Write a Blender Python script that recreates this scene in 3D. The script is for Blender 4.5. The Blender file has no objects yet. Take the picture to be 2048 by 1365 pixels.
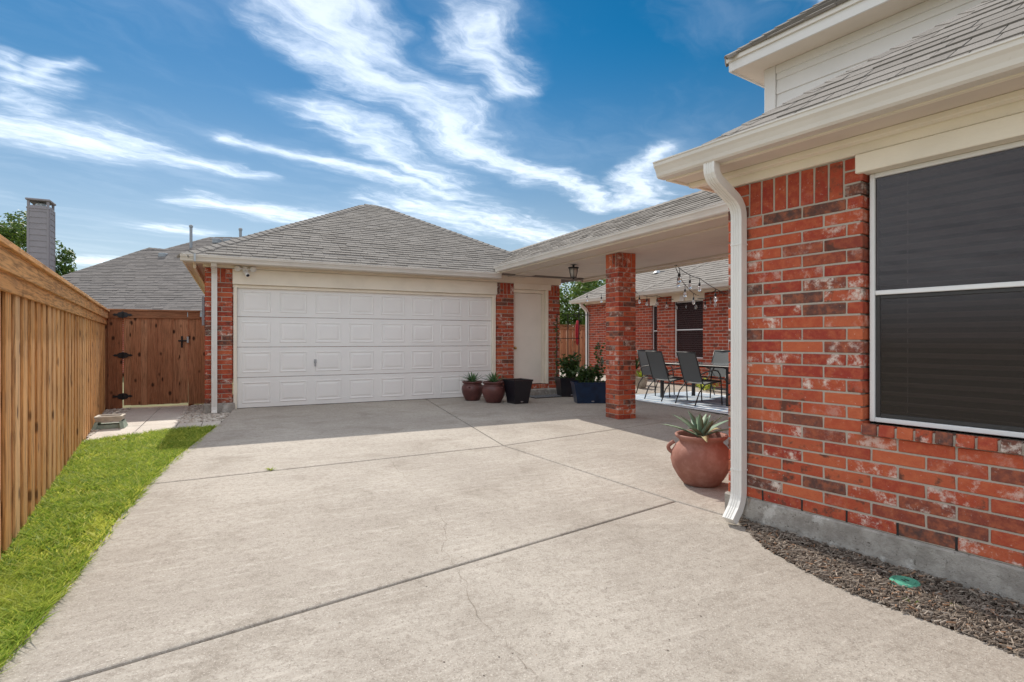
import bpy, math, random
from mathutils import Vector, Matrix
random.seed(7)
R = math.radians
sc = bpy.context.scene
COL = sc.collection

# ------------------------------------------------------------------ camera
FPX = 1099.0; HZ = 680.0; CAMH = 1.2
cam_d = bpy.data.cameras.new('camera'); cam = bpy.data.objects.new('camera', cam_d); COL.objects.link(cam)
cam.location = (0, 0, CAMH); cam.rotation_euler = (R(90), 0, 0)
cam_d.sensor_width = 36.0; cam_d.lens = FPX/2048*36.0; cam_d.shift_y = -2.5/2048
cam_d.clip_start = 0.05; cam_d.clip_end = 3000
sc.camera = cam

# ------------------------------------------------------------------ sky, sun, exposure
A_G = R(26.8)                       # heading of the garage
SUN_EL = R(40.8)
SUN_AZ = R(26.8)                    # sun stands straight behind the garage
sun_dir = Vector((-math.sin(SUN_AZ)*math.cos(SUN_EL), math.cos(SUN_AZ)*math.cos(SUN_EL), math.sin(SUN_EL)))
sd = bpy.data.lights.new('sun', 'SUN'); sun = bpy.data.objects.new('sun', sd); COL.objects.link(sun)
sd.energy = 2.9; sd.angle = R(0.55); sd.color = (1.0, 0.93, 0.82)
sun.rotation_euler = (-sun_dir).to_track_quat('-Z', 'Y').to_euler()
sun.location = (-20, 40, 40)

class NT:
    """small helper round a node tree"""
    def __init__(s, nt): s.nt = nt; s.nodes = nt.nodes; s.links = nt.links
    def n(s, t, **k):
        nd = s.nodes.new(t)
        for a, b in k.items(): setattr(nd, a, b)
        return nd
    def put(s, sock, val):
        if val is None: return
        if isinstance(val, bpy.types.NodeSocket): s.links.new(val, sock)
        else: sock.default_value = val
    def math(s, op, a, b=None, c=None, clamp=False):
        nd = s.n('ShaderNodeMath', operation=op, use_clamp=clamp)
        s.put(nd.inputs[0], a); s.put(nd.inputs[1], b); s.put(nd.inputs[2], c)
        return nd.outputs[0]
    def vmath(s, op, a, b=None, scale=None):
        nd = s.n('ShaderNodeVectorMath', operation=op)
        s.put(nd.inputs[0], a); s.put(nd.inputs[1], b)
        if scale is not None: s.put(nd.inputs['Scale'], scale)
        return nd.outputs['Value'] if op in ('DOT_PRODUCT', 'LENGTH', 'DISTANCE') else nd.outputs[0]
    def mix(s, f, a, b, blend='MIX'):
        nd = s.n('ShaderNodeMix', data_type='RGBA', blend_type=blend)
        s.put(nd.inputs[0], f); s.put(nd.inputs[6], a); s.put(nd.inputs[7], b)
        return nd.outputs[2]
    def noise(s, vec, scale, detail=4, rough=0.55, dist=0.0):
        nd = s.n('ShaderNodeTexNoise')
        if vec is not None: s.put(nd.inputs['Vector'], vec)
        nd.inputs['Scale'].default_value = scale; nd.inputs['Detail'].default_value = detail
        nd.inputs['Roughness'].default_value = rough; nd.inputs['Distortion'].default_value = dist
        return nd.outputs['Fac']
    def smooth(s, x, a, b, c=0.0, d=1.0):
        nd = s.n('ShaderNodeMapRange', interpolation_type='SMOOTHSTEP')
        s.put(nd.inputs[0], x); nd.inputs[1].default_value = a; nd.inputs[2].default_value = b
        nd.inputs[3].default_value = c; nd.inputs[4].default_value = d
        return nd.outputs[0]
    def ramp(s, x, stops):
        nd = s.n('ShaderNodeValToRGB'); el = nd.color_ramp.elements
        while len(el) < len(stops): el.new(0.5)
        for e, (p, c) in zip(el, stops):
            e.position = p; e.color = (c[0], c[1], c[2], 1)
        s.put(nd.inputs[0], x)
        return nd.outputs[0]
    def comb(s, x, y, z=0.0):
        nd = s.n('ShaderNodeCombineXYZ')
        s.put(nd.inputs[0], x); s.put(nd.inputs[1], y); s.put(nd.inputs[2], z)
        return nd.outputs[0]
    def sep(s, v):
        nd = s.n('ShaderNodeSeparateXYZ'); s.put(nd.inputs[0], v); return nd.outputs

world = bpy.data.worlds.new('World'); sc.world = world; world.use_nodes = True
W = NT(world.node_tree); W.nodes.clear()
sky = W.n('ShaderNodeTexSky', sky_type='NISHITA', sun_disc=False)
sky.sun_elevation = SUN_EL; sky.sun_rotation = -SUN_AZ
sky.air_density = 1.0; sky.dust_density = 0.15; sky.ozone_density = 3.0; sky.altitude = 600
tc = W.n('ShaderNodeTexCoord')
dx, dy, dz = W.sep(tc.outputs['Generated'])
zz = W.math('MAXIMUM', dz, 0.02)
P0 = W.comb(W.math('DIVIDE', dx, zz), W.math('DIVIDE', dy, zz))
n1 = W.n('ShaderNodeTexNoise'); W.put(n1.inputs['Vector'], P0); n1.inputs['Scale'].default_value = 1.3; n1.inputs['Detail'].default_value = 3
n2 = W.n('ShaderNodeTexNoise'); W.put(n2.inputs['Vector'], P0); n2.inputs['Scale'].default_value = 5.0; n2.inputs['Detail'].default_value = 5
w1 = W.vmath('SCALE', W.vmath('SUBTRACT', n1.outputs['Color'], (0.5, 0.5, 0.5)), scale=0.55)
w2 = W.vmath('SCALE', W.vmath('SUBTRACT', n2.outputs['Color'], (0.5, 0.5, 0.5)), scale=0.22)
Pw = W.vmath('ADD', P0, W.vmath('ADD', w1, w2))
Pw = W.vmath('MULTIPLY', Pw, (1, 1, 0))
def cl(px, py):
    z = (HZ-py)/FPX; x = (px-1024)/FPX
    return (x/z, 1/z)
# wind-drawn streaks of cirrus, laid out on the flat cloud layer overhead
STREAKS = [((560, -60), (770, 170), .30, .34, 1.0), ((770, 170), (960, 300), .36, .36, 1.0), ((960, 300), (1230, 415), .36, .20, .95),
           ((930, 20), (1010, 190), .28, .26, .85), ((640, 215), (880, 372), .26, .40, .85), ((480, 285), (900, 390), .14, .38, .80),
           ((-80, 240), (200, 290), .62, .60, .95), ((200, 290), (520, 352), .60, .16, .80), ((60, 220), (30, 130), .30, .16, .75), ((40, 200), (150, 130), .26, .10, .75),
           ((400, 400), (640, 440), .40, .60, .95), ((1300, 300), (1265, 400), .22, .45, .95), ((820, 410), (1110, 475), .75, .8, .85),
           ((130, 520), (240, 525), .9, .9, .9), ((330, 455), (370, 460), .5, .5, .8), ((1580, 5), (1640, 10), .10, .1, .9)]
acc = None
for a, b, wa, wb, st in STREAKS:
    ax, ay = cl(*a); bx_, by_ = cl(*b)
    ab = (bx_-ax, by_-ay); L2 = ab[0]**2+ab[1]**2
    pa = W.vmath('SUBTRACT', Pw, (ax, ay, 0))
    t = W.math('DIVIDE', W.vmath('DOT_PRODUCT', pa, (ab[0], ab[1], 0)), L2, clamp=True)
    q = W.comb(W.math('MULTIPLY', t, ab[0]), W.math('MULTIPLY', t, ab[1]))
    d = W.vmath('DISTANCE', pa, q)
    wid = W.math('MULTIPLY_ADD', t, (wb-wa)*.9, wa*.9)
    m = W.math('MULTIPLY', W.math('SUBTRACT', 1.0, W.math('DIVIDE', d, wid), clamp=True), st)
    acc = m if acc is None else W.math('MAXIMUM', acc, m)
rot = W.n('ShaderNodeVectorRotate', rotation_type='Z_AXIS'); W.put(rot.inputs['Vector'], Pw); rot.inputs['Angle'].default_value = R(-54)
fib = W.noise(W.vmath('MULTIPLY', rot.outputs[0], (1.0, 4.2, 1)), 2.0, 10, 0.66)
puff = W.noise(P0, 7.0, 8, 0.62)
# unseen cloud outside the frame, made denser to add fill on shaded walls
fill_cloud = W.smooth(W.noise(W.vmath('MULTIPLY', rot.outputs[0], (0.55, 1.3, 1)), 0.9, 5, 0.55), 0.27, 0.55)
fill_cloud = W.math('MULTIPLY', fill_cloud, W.smooth(W.math('DIVIDE', dy, W.math('MAXIMUM', dz, 0.02)), 1.55, 0.9))
er = W.math('ADD', W.math('MULTIPLY_ADD', fib, 1.75, -0.90), W.math('MULTIPLY_ADD', puff, 0.8, -0.40))
def cover(f, top):
    d_ = W.smooth(W.math('MULTIPLY_ADD', f, 1.15, W.math('MULTIPLY', er, W.smooth(f, 0.0, 0.30))), 0.06, 1.25)
    return W.math('MULTIPLY', W.math('POWER', d_, 1.35), top)
fld = W.math('MAXIMUM', acc, fill_cloud)
dens = W.math('MAXIMUM', cover(acc, 0.31), cover(fill_cloud, 0.50))
haze_ = W.math('MULTIPLY_ADD', W.smooth(fld, 0.0, 0.7), 0.05, W.math('MULTIPLY', W.smooth(W.noise(W.vmath('MULTIPLY', rot.outputs[0], (0.5, 1.2, 1)), 1.3, 6, 0.6), 0.42, 0.75), 0.06))
dens = W.math('ADD', dens, haze_, clamp=True)
dens = W.math('MULTIPLY', dens, W.smooth(dz, 0.01, 0.10))
hsv = W.n('ShaderNodeHueSaturation'); W.put(hsv.inputs['Color'], sky.outputs[0])
W.put(hsv.inputs['Saturation'], W.smooth(dz, 0.0, 0.5, 0.62, 1.42)); hsv.inputs['Value'].default_value = 0.345; hsv.inputs['Hue'].default_value = 0.488
colr = W.mix(dens, hsv.outputs[0], (9.3, 9.5, 9.8, 1))
bg = W.n('ShaderNodeBackground'); W.put(bg.inputs['Color'], colr); bg.inputs['Strength'].default_value = 0.15
wo = W.n('ShaderNodeOutputWorld'); W.links.new(bg.outputs[0], wo.inputs[0])

sc.view_settings.view_transform = 'Standard'; sc.view_settings.look = 'None'
sc.view_settings.exposure = 0.72; sc.view_settings.gamma = 1.0
sc.view_settings.use_curve_mapping = False
sc.cycles.max_bounces = 8; sc.cycles.diffuse_bounces = 4; sc.cycles.transparent_max_bounces = 12
sc.cycles.use_denoising = True

# ------------------------------------------------------------------ mesh helpers
class MB:
    def __init__(s): s.v = []; s.f = []; s.tint = []
    def add(s, vs, fs, tint=0.0):
        o = len(s.v); s.v += [tuple(p) for p in vs]; s.tint += [tint]*len(vs)
        s.f += [tuple(i+o for i in f) for f in fs]; return s
    def box(s, x0, x1, y0, y1, z0, z1, tint=0.0):
        return s.add([(x0,y0,z0),(x1,y0,z0),(x1,y1,z0),(x0,y1,z0),(x0,y0,z1),(x1,y0,z1),(x1,y1,z1),(x0,y1,z1)],
                     [(0,3,2,1),(4,5,6,7),(0,1,5,4),(1,2,6,5),(2,3,7,6),(3,0,4,7)], tint)
    def cbox(s, x0, x1, y0, y1, z0, z1, c=0.004, tint=0.0, jit=0.0):
        """box with chamfered edges, 44 triangles"""
        vs = []; idx = {}
        X = (x0, x1); Y = (y0, y1); Z = (z0, z1)
        for i in (0,1):
            for j in (0,1):
                for k in (0,1):
                    sx, sy, sz = (1-2*i), (1-2*j), (1-2*k)
                    jx, jy, jz = [random.uniform(-jit, jit) for _ in range(3)]
                    for ax in range(3):
                        p = [X[i]+jx, Y[j]+jy, Z[k]+jz]
                        for b, sg in ((0,sx),(1,sy),(2,sz)):
                            if b != ax: p[b] += sg*c
                        idx[(i,j,k,ax)] = len(vs); vs.append(tuple(p))
        fs = []
        g = lambda i,j,k,a: idx[(i,j,k,a)]
        for i in (0,1):
            q = [g(i,0,0,0), g(i,1,0,0), g(i,1,1,0), g(i,0,1,0)]; fs.append(q if i else q[::-1])
            q = [g(0,i,0,1), g(0,i,1,1), g(1,i,1,1), g(1,i,0,1)]; fs.append(q if i else q[::-1])
            q = [g(0,0,i,2), g(1,0,i,2), g(1,1,i,2), g(0,1,i,2)]; fs.append(q if i else q[::-1])
        for i in (0,1):
            for j in (0,1):
                q = [g(i,j,0,0), g(i,j,0,1), g(i,j,1,1), g(i,j,1,0)]; fs.append(q if (i+j) % 2 else q[::-1])
                q = [g(i,0,j,0), g(i,0,j,2), g(i,1,j,2), g(i,1,j,0)]; fs.append(q[::-1] if (i+j) % 2 else q)
                q = [g(0,i,j,1), g(0,i,j,2), g(1,i,j,2), g(1,i,j,1)]; fs.append(q if (i+j) % 2 else q[::-1])
        for i in (0,1):
            for j in (0,1):
                for k in (0,1):
                    q = [g(i,j,k,0), g(i,j,k,1), g(i,j,k,2)]; fs.append(q if (i+j+k) % 2 else q[::-1])
        return s.add(vs, fs, tint)
    def prism(s, poly, fn, tint=0.0):
        """closed prism: fn(p, end) gives the 3-D point of 2-D profile point p at end 0 or 1"""
        n = len(poly)
        vs = [fn(p, 0) for p in poly]+[fn(p, 1) for p in poly]
        fs = [tuple(range(n))[::-1], tuple(range(n, 2*n))]+[(i, (i+1) % n, (i+1) % n+n, i+n) for i in range(n)]
        return s.add(vs, fs, tint)
    def tube(s, path, r, n=8, tint=0.0, cap=True):
        P = [Vector(p) for p in path]; m = len(P)
        rr = r if isinstance(r, (list, tuple)) else [r]*m
        vs = []; prev = None
        for i in range(m):
            d = (P[min(i+1, m-1)]-P[max(i-1, 0)]).normalized()
            if prev is None:
                a = Vector((0,0,1)) if abs(d.z) < 0.9 else Vector((1,0,0))
                u = d.cross(a).normalized()
            else:
                u = (prev-d*prev.dot(d)).normalized()
            prev = u; w = d.cross(u)
            for k in range(n):
                an = 2*math.pi*k/n
                vs.append(P[i]+u*math.cos(an)*rr[i]+w*math.sin(an)*rr[i])
        fs = [(i*n+k, i*n+(k+1) % n, (i+1)*n+(k+1) % n, (i+1)*n+k) for i in range(m-1) for k in range(n)]
        if cap: fs += [tuple(range(n))[::-1], tuple(range((m-1)*n, m*n))]
        return s.add(vs, fs, tint)
    def lathe(s, prof, n=32, c=(0,0,0), tint=0.0, wob=0.0):
        vs = []
        for r, z in prof:
            for k in range(n):
                an = 2*math.pi*k/n; q = r*(1+wob*math.sin(3*an+z*9))
                vs.append((c[0]+q*math.cos(an), c[1]+q*math.sin(an), c[2]+z))
        m = len(prof)
        fs = [(i*n+k, i*n+(k+1) % n, (i+1)*n+(k+1) % n, (i+1)*n+k) for i in range(m-1) for k in range(n)]
        if prof[0][0] > 1e-4: fs.append(tuple(range(n))[::-1])
        if prof[-1][0] > 1e-4: fs.append(tuple(range((m-1)*n, m*n)))
        return s.add(vs, fs, tint)
    def sweep(s, prof, path, side=(1,0,0)):
        """rectangular-ish profile (a along side, b across) swept along a path in the plane across side"""
        S = Vector(side).normalized(); P = [Vector(p) for p in path]; m = len(P); n = len(prof); vs = []
        for i in range(m):
            d0 = (P[i]-P[i-1]).normalized() if i else (P[1]-P[0]).normalized()
            d1 = (P[i+1]-P[i]).normalized() if i < m-1 else d0
            d = (d0+d1).normalized(); w = S.cross(d).normalized(); k = 1/max(0.5, d.dot(d0))
            for a, b in prof: vs.append(P[i]+S*a+w*b*k)
        fs = [(i*n+k, i*n+(k+1) % n, (i+1)*n+(k+1) % n, (i+1)*n+k) for i in range(m-1) for k in range(n)]
        fs += [tuple(range(n))[::-1], tuple(range((m-1)*n, m*n))]
        return s.add(vs, fs)
    def mesh(s, name, mat, smooth=False):
        me = bpy.data.meshes.new(name); me.from_pydata(s.v, [], s.f)
        if mat: me.materials.append(mat)
        if any(s.tint):
            at = me.attributes.new('tint', 'FLOAT', 'POINT'); at.data.foreach_set('value', s.tint)
        if smooth: me.polygons.foreach_set('use_smooth', [True]*len(me.polygons))
        me.update(); return me
    def build(s, name, mat, parent=None, smooth=False, loc=None, fix=False):
        me = s.mesh(name, mat, smooth)
        if fix:
            import bmesh
            b = bmesh.new(); b.from_mesh(me); bmesh.ops.recalc_face_normals(b, faces=b.faces); b.to_mesh(me); b.free()
        return link(name, me, parent, loc)
def link(name, me, parent=None, loc=None, rot=None):
    o = bpy.data.objects.new(name, me); COL.objects.link(o)
    if parent is not None: o.parent = parent
    if loc is not None: o.location = loc
    if rot is not None: o.rotation_euler = rot
    return o
def tag(o, label=None, cat=None, group=None, kind=None):
    if label: o['label'] = label
    if cat: o['category'] = cat
    if group: o['group'] = group
    if kind: o['kind'] = kind
    return o
def thing(name, label, cat, loc=(0,0,0), rz=0.0, group=None):
    o = link(name, None, None, loc, (0,0,rz)); o.empty_display_size = 0.2
    return tag(o, label, cat, group)
def copy_tree(o, parent=None):
    c = o.copy(); COL.objects.link(c); c.parent = parent
    for ch in [x for x in o.children]: copy_tree(ch, c)
    return c

# ------------------------------------------------------------------ local frames
OG = Vector((-5.19, 9.27)); CG, SG = math.cos(A_G), math.sin(A_G)
def G(u, v, z=0.0): return Vector((OG.x+CG*u-SG*v, OG.y+SG*u+CG*v, z))
def toG(x, y): dx_, dy_ = x-OG.x, y-OG.y; return (dx_*CG+dy_*SG, -dx_*SG+dy_*CG)
A_H = R(34.2-90); OH = Vector((1.536, 3.917)); CH, SH = math.cos(A_H), math.sin(A_H)
def H(s, m, z=0.0): return Vector((OH.x+CH*s-SH*m, OH.y+SH*s+CH*m, z))
SLOPE = 0.008
def gz(x, y): return SLOPE*toG(x, y)[1]
def ground(px, py):
    """meet of a sight line with the sloping concrete"""
    kx, kz = (px-1024)/FPX, -(py-HZ)/FPX
    Y = (CAMH-SLOPE*(OG.x*SG-OG.y*CG))/(SLOPE*(CG-SG*kx)-kz)
    return Vector((kx*Y, Y, CAMH+kz*Y))
def at_z(px, py, z):
    Y = (z-CAMH)/(-(py-HZ)/FPX); return Vector(((px-1024)/FPX*Y, Y, z))
def at_y(px, py, Y): return Vector(((px-1024)/FPX*Y, Y, CAMH-(py-HZ)/FPX*Y))
ZL = -0.075                                   # level of the lawn side

# ------------------------------------------------------------------ materials
def mat(name, build, rough=0.8, spec=0.3):
    m = bpy.data.materials.new(name); m.use_nodes = True
    T = NT(m.node_tree); b = T.nodes['Principled BSDF']
    b.inputs['Roughness'].default_value = rough; b.inputs['Specular IOR Level'].default_value = spec
    T.b = b; T.tc = T.n('ShaderNodeTexCoord'); T.oi = T.n('ShaderNodeObjectInfo')
    at = T.n('ShaderNodeAttribute', attribute_name='tint'); T.tint = at.outputs['Fac']
    build(T); return m
def bump(T, h, strength=0.3, dist=0.01):
    nd = T.n('ShaderNodeBump'); nd.inputs['Strength'].default_value = strength; nd.inputs['Distance'].default_value = dist
    T.put(nd.inputs['Height'], h); T.links.new(nd.outputs[0], T.b.inputs['Normal'])
def base(T, c): T.put(T.b.inputs['Base Color'], c if not isinstance(c, tuple) else (c[0], c[1], c[2], 1))
def c4(c): return (c[0], c[1], c[2], 1)
def seeded(T, k=37.0):
    """object coordinates moved by the object's random number"""
    r = T.oi.outputs['Random']
    return T.vmath('ADD', T.tc.outputs['Object'], T.comb(T.math('MULTIPLY', r, k), T.math('MULTIPLY', r, k*1.7), T.math('MULTIPLY', r, k*0.6)))

def m_brick(T):
    p = seeded(T); r = T.oi.outputs['Random']
    tone = T.ramp(r, [(0, (.34,.050,.032)), (.20, (.44,.088,.042)), (.42, (.28,.038,.029)), (.58, (.52,.13,.058)), (.74, (.32,.046,.032)), (.83, (.24,.060,.040)), (.92, (.13,.060,.050)), (1.0, (.09,.054,.048))])
    mott = T.noise(p, 22, 5, .65)
    c = T.mix(T.smooth(mott, .36, .72), tone, T.mix(0.5, tone, (.58,.17,.075,1)))
    dark = T.smooth(T.noise(p, 11, 4, .65), .50, .64)
    dk = T.math('MULTIPLY', dark, T.smooth(T.math('FRACT', T.math('MULTIPLY', r, 7.3)), .55, .75))
    c = T.mix(T.math('MULTIPLY', dk, .85), c, (.07,.042,.035,1))
    sp = T.math('MULTIPLY', T.smooth(T.noise(p, 150, 3, .6), .60, .74), .4)
    c = T.mix(sp, c, (.10,.035,.025,1))
    wsel = T.smooth(T.math('FRACT', T.math('MULTIPLY', r, 13.7)), .45, .85)
    wh = T.math('MULTIPLY', T.smooth(T.noise(p, 12, 9, .76), .49, .64), wsel)
    wh2 = T.math('MULTIPLY', T.smooth(T.noise(p, 55, 5, .72), .62, .72), .6)
    c = T.mix(T.math('MULTIPLY', T.math('MAXIMUM', wh, wh2), .85), c, (.74,.66,.58,1))
    base(T, c)
    bump(T, T.math('ADD', T.noise(p, 90, 6, .7), T.math('MULTIPLY', T.noise(p, 18, 3), 1.2)), .55, .006)
M_BRICK = mat('fired clay brick', m_brick, .86, .2)
def m_mortar(T):
    p = T.tc.outputs['Object']
    base(T, T.mix(T.noise(p, 120, 4, .7), (.36,.315,.26,1), (.52,.465,.395,1))); bump(T, T.noise(p, 160, 4, .7), .5, .004)
M_MORTAR = mat('sandy mortar', m_mortar, .95, .1)
def brick_tex(axis):
    def f(T):
        x, y, z = T.sep(T.tc.outputs['Object'])
        v = T.comb(x if axis == 'x' else y, z)
        b = T.n('ShaderNodeTexBrick'); T.put(b.inputs['Vector'], v)
        b.inputs['Scale'].default_value = 1.0; b.inputs['Brick Width'].default_value = .262; b.inputs['Row Height'].default_value = .0795
        b.inputs['Mortar Size'].default_value = .0055; b.inputs['Mortar Smooth'].default_value = .1; b.inputs['Bias'].default_value = -.1
        b.inputs['Color1'].default_value = (.48,.092,.045,1); b.inputs['Color2'].default_value = (.27,.055,.036,1); b.inputs['Mortar'].default_value = (.5,.45,.38,1)
        blot = T.smooth(T.noise(v, 6.5, 5, .7), .60, .70)
        dk = T.smooth(T.noise(T.vmath('MULTIPLY', v, (3.8, 12.5, 1)), 1.0, 1), .60, .66)
        c = T.mix(T.math('MULTIPLY', dk, .6), b.outputs[0], (.085,.05,.042,1))
        c = T.mix(T.math('MULTIPLY', blot, .5), c, (.62,.52,.44,1))
        base(T, c); bump(T, T.math('SUBTRACT', T.math('MULTIPLY', T.noise(v, 70, 4), .3), b.outputs['Fac']), .5, .006)
    return f
M_BRICK_X = mat('far brickwork along x', brick_tex('x'), .88, .2)
M_BRICK_Y = mat('far brickwork along y', brick_tex('y'), .88, .2)
def m_conc(tint_a, tint_b, stain):
    def f(T):
        p = T.tc.outputs['Object']
        big = T.noise(p, .7, 5, .6); mid = T.noise(p, 3.2, 6, .65); fine = T.noise(p, 95, 4, .75); grit = T.noise(p, 260, 2, .6)
        c = T.mix(T.smooth(big, .35, .68), c4(tint_a), c4(tint_b))
        c = T.mix(T.math('MULTIPLY', T.smooth(mid, .53, .74), stain), c, (.20,.165,.135,1))
        rx = T.vmath('MULTIPLY', p, (1.0, 5.0, 1.0))
        c = T.mix(T.math('MULTIPLY', T.smooth(T.noise(rx, 1.3, 5, .7), .58, .76), .30), c, (.62,.56,.49,1))
        c = T.mix(T.math('MULTIPLY', T.smooth(fine, .48, .70), .7), c, (.20,.16,.125,1))
        c = T.mix(T.math('MULTIPLY', T.smooth(grit, .60, .75), .5), c, (.68,.61,.52,1))
        c = T.mix(T.math('MULTIPLY', T.smooth(T.noise(p, 38, 3, .7), .67, .72), .45), c, (.15,.12,.10,1))
        base(T, c)
        T.put(T.b.inputs['Roughness'], T.smooth(mid, .2, .8, .78, .95))
        bump(T, T.math('ADD', T.math('MULTIPLY', fine, .7), T.math('ADD', T.math('MULTIPLY', grit, .5), T.math('MULTIPLY', mid, .8))), .45, .006)
    return f
def m_drive(T):
    p = T.tc.outputs['Object']
    c = T.mix(T.smooth(T.noise(p, .55, 4, .6), .36, .66), (.355,.316,.274,1), (.44,.398,.348,1))
    blot = T.smooth(T.noise(p, 1.5, 8, .68, .4), .47, .72)
    c = T.mix(T.math('MULTIPLY', blot, .50), c, (.225,.19,.155,1))
    rot_ = T.n('ShaderNodeVectorRotate', rotation_type='Z_AXIS'); T.put(rot_.inputs['Vector'], p); rot_.inputs['Angle'].default_value = R(-28)
    brm = T.noise(T.vmath('MULTIPLY', rot_.outputs[0], (1.2, 9.0, 1)), 2.2, 7, .7)
    c = T.mix(T.math('MULTIPLY', T.smooth(brm, .50, .74), .40), c, (.64,.59,.53,1))
    c = T.mix(T.math('MULTIPLY', T.smooth(brm, .46, .28), .28), c, (.20,.17,.14,1))
    md_ = T.noise(p, 24, 6, .75); c = T.mix(T.math('MULTIPLY', T.smooth(md_, .46, .68), .55), c, (.21,.178,.148,1))
    fine = T.noise(p, 85, 4, .75); c = T.mix(T.math('MULTIPLY', T.smooth(fine, .50, .68), .65), c, (.17,.142,.118,1))
    grit = T.noise(p, 150, 3, .7); c = T.mix(T.math('MULTIPLY', T.smooth(grit, .56, .70), .6), c, (.74,.69,.62,1))
    scr = T.noise(T.vmath('MULTIPLY', p, (30, 1.2, 1)), 1.1, 3, .5)
    c = T.mix(T.math('MULTIPLY', T.smooth(scr, .74, .80), .22), c, (.70,.66,.60,1))
    base(T, c); T.put(T.b.inputs['Roughness'], T.smooth(blot, 0, 1, .82, .95))
    bump(T, T.math('ADD', T.math('MULTIPLY', md_, 1.2), T.math('ADD', fine, T.math('MULTIPLY', grit, .6))), .6, .006)
M_CONC = mat('weathered broom-finished concrete', m_drive, .9, .2)
def m_found(T):
    p = T.tc.outputs['Object']; n = T.noise(p, 9, 7, .7)
    c = T.mix(T.smooth(n, .35, .68), (.30,.275,.245,1), (.46,.43,.39,1))
    c = T.mix(T.math('MULTIPLY', T.smooth(T.noise(p, 5, 6, .7), .56, .66), .7), c, (.66,.64,.60,1))
    c = T.mix(T.math('MULTIPLY', T.smooth(T.noise(p, 46, 4, .7), .60, .68), .8), c, (.10,.085,.07,1))
    c = T.mix(T.math('MULTIPLY', T.smooth(T.noise(T.vmath('MULTIPLY', p, (9, 9, 2)), 1.0, 4, .6), .66, .74), .5), c, (.28,.17,.10,1))
    base(T, c); bump(T, T.math('ADD', n, T.noise(p, 60, 5, .75)), .8, .012)
M_FOUND = mat('rough foundation concrete', m_found, .95, .15)
M_PAVER = mat('pale paving slab', m_conc((.55,.50,.45), (.66,.61,.55), .15), .9, .2)
def m_paint(c, var=.06, rough=.55, streak=False):
    def f(T):
        p = seeded(T, 11)
        n = T.noise(p, 2.2, 4, .6)
        k = tuple(x*(1-var*2) for x in c)
        cc = T.mix(T.smooth(n, .35, .75), c4(c), c4(k))
        cc = T.mix(T.math('MULTIPLY', T.smooth(T.noise(p, 30, 5, .7), .62, .8), .25), cc, c4((c[0]*.6, c[1]*.55, c[2]*.48)))
        base(T, cc)
        if streak: bump(T, T.noise(T.vmath('MULTIPLY', p, (2.0, 40, 40)), 3, 4, .6), .25, .004)
        else: bump(T, T.noise(p, 60, 3), .08, .003)
    return f
M_TRIM = mat('cream painted trim', m_paint((.90,.83,.70), .05, .6, True), .6, .3)
M_SOFFIT = mat('beige painted soffit', m_paint((.74,.66,.57), .04), .7, .2)
M_GUTTER = mat('enamelled metal gutter', m_paint((.72,.68,.62), .05), .38, .5)
M_SPOUT = mat('pale enamelled downspout', m_paint((.78,.76,.72), .04), .38, .5)
M_DOOR = mat('off-white garage door enamel', m_paint((.88,.865,.84), .02), .5, .35)
M_CREAMDOOR = mat('cream side door paint', m_paint((.88,.83,.74), .03), .5, .35)
M_SIDING = mat('pale painted lap siding', m_paint((.76,.74,.72), .03, .6, True), .65, .25)
M_CHIM = mat('mauve grey chimney siding', m_paint((.30,.28,.30), .05, .6, True), .7, .2)
M_WHITE = mat('white aluminium', m_paint((.80,.80,.79), .02), .4, .5)
def m_shingle(T):
    p = seeded(T, 19); r = T.math('FRACT', T.math('ADD', T.oi.outputs['Random'], T.tint))
    tone = T.ramp(r, [(0, (.215,.196,.178)), (.35, (.25,.23,.21)), (.65, (.275,.253,.232)), (1, (.225,.206,.188))])
    g = T.noise(p, 260, 3, .7)
    c = T.mix(T.math('MULTIPLY', T.smooth(g, .50, .66), .7), tone, (.12,.10,.085,1))
    c = T.mix(T.math('MULTIPLY', T.smooth(T.noise(p, 310, 2, .6), .60, .72), .7), c, (.52,.47,.42,1))
    c = T.mix(T.math('MULTIPLY', T.noise(p, 1.1, 4), .18), c, (.16,.15,.14,1))
    base(T, c); bump(T, g, .6, .004)
M_SHINGLE = mat('weathered asphalt shingle', m_shingle, .95, .15)
def m_shingle2(T):
    p = T.tc.outputs['Object']
    tone = T.ramp(T.math('FRACT', T.tint), [(0, (.165,.150,.142)), (.5, (.235,.212,.20)), (1, (.19,.172,.165))])
    c = T.mix(T.math('MULTIPLY', T.noise(p, 40, 3, .7), .5), tone, (.12,.11,.105,1)); base(T, c)
M_SHINGLE2 = mat('grey asphalt shingle', m_shingle2, .95, .15)
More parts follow.
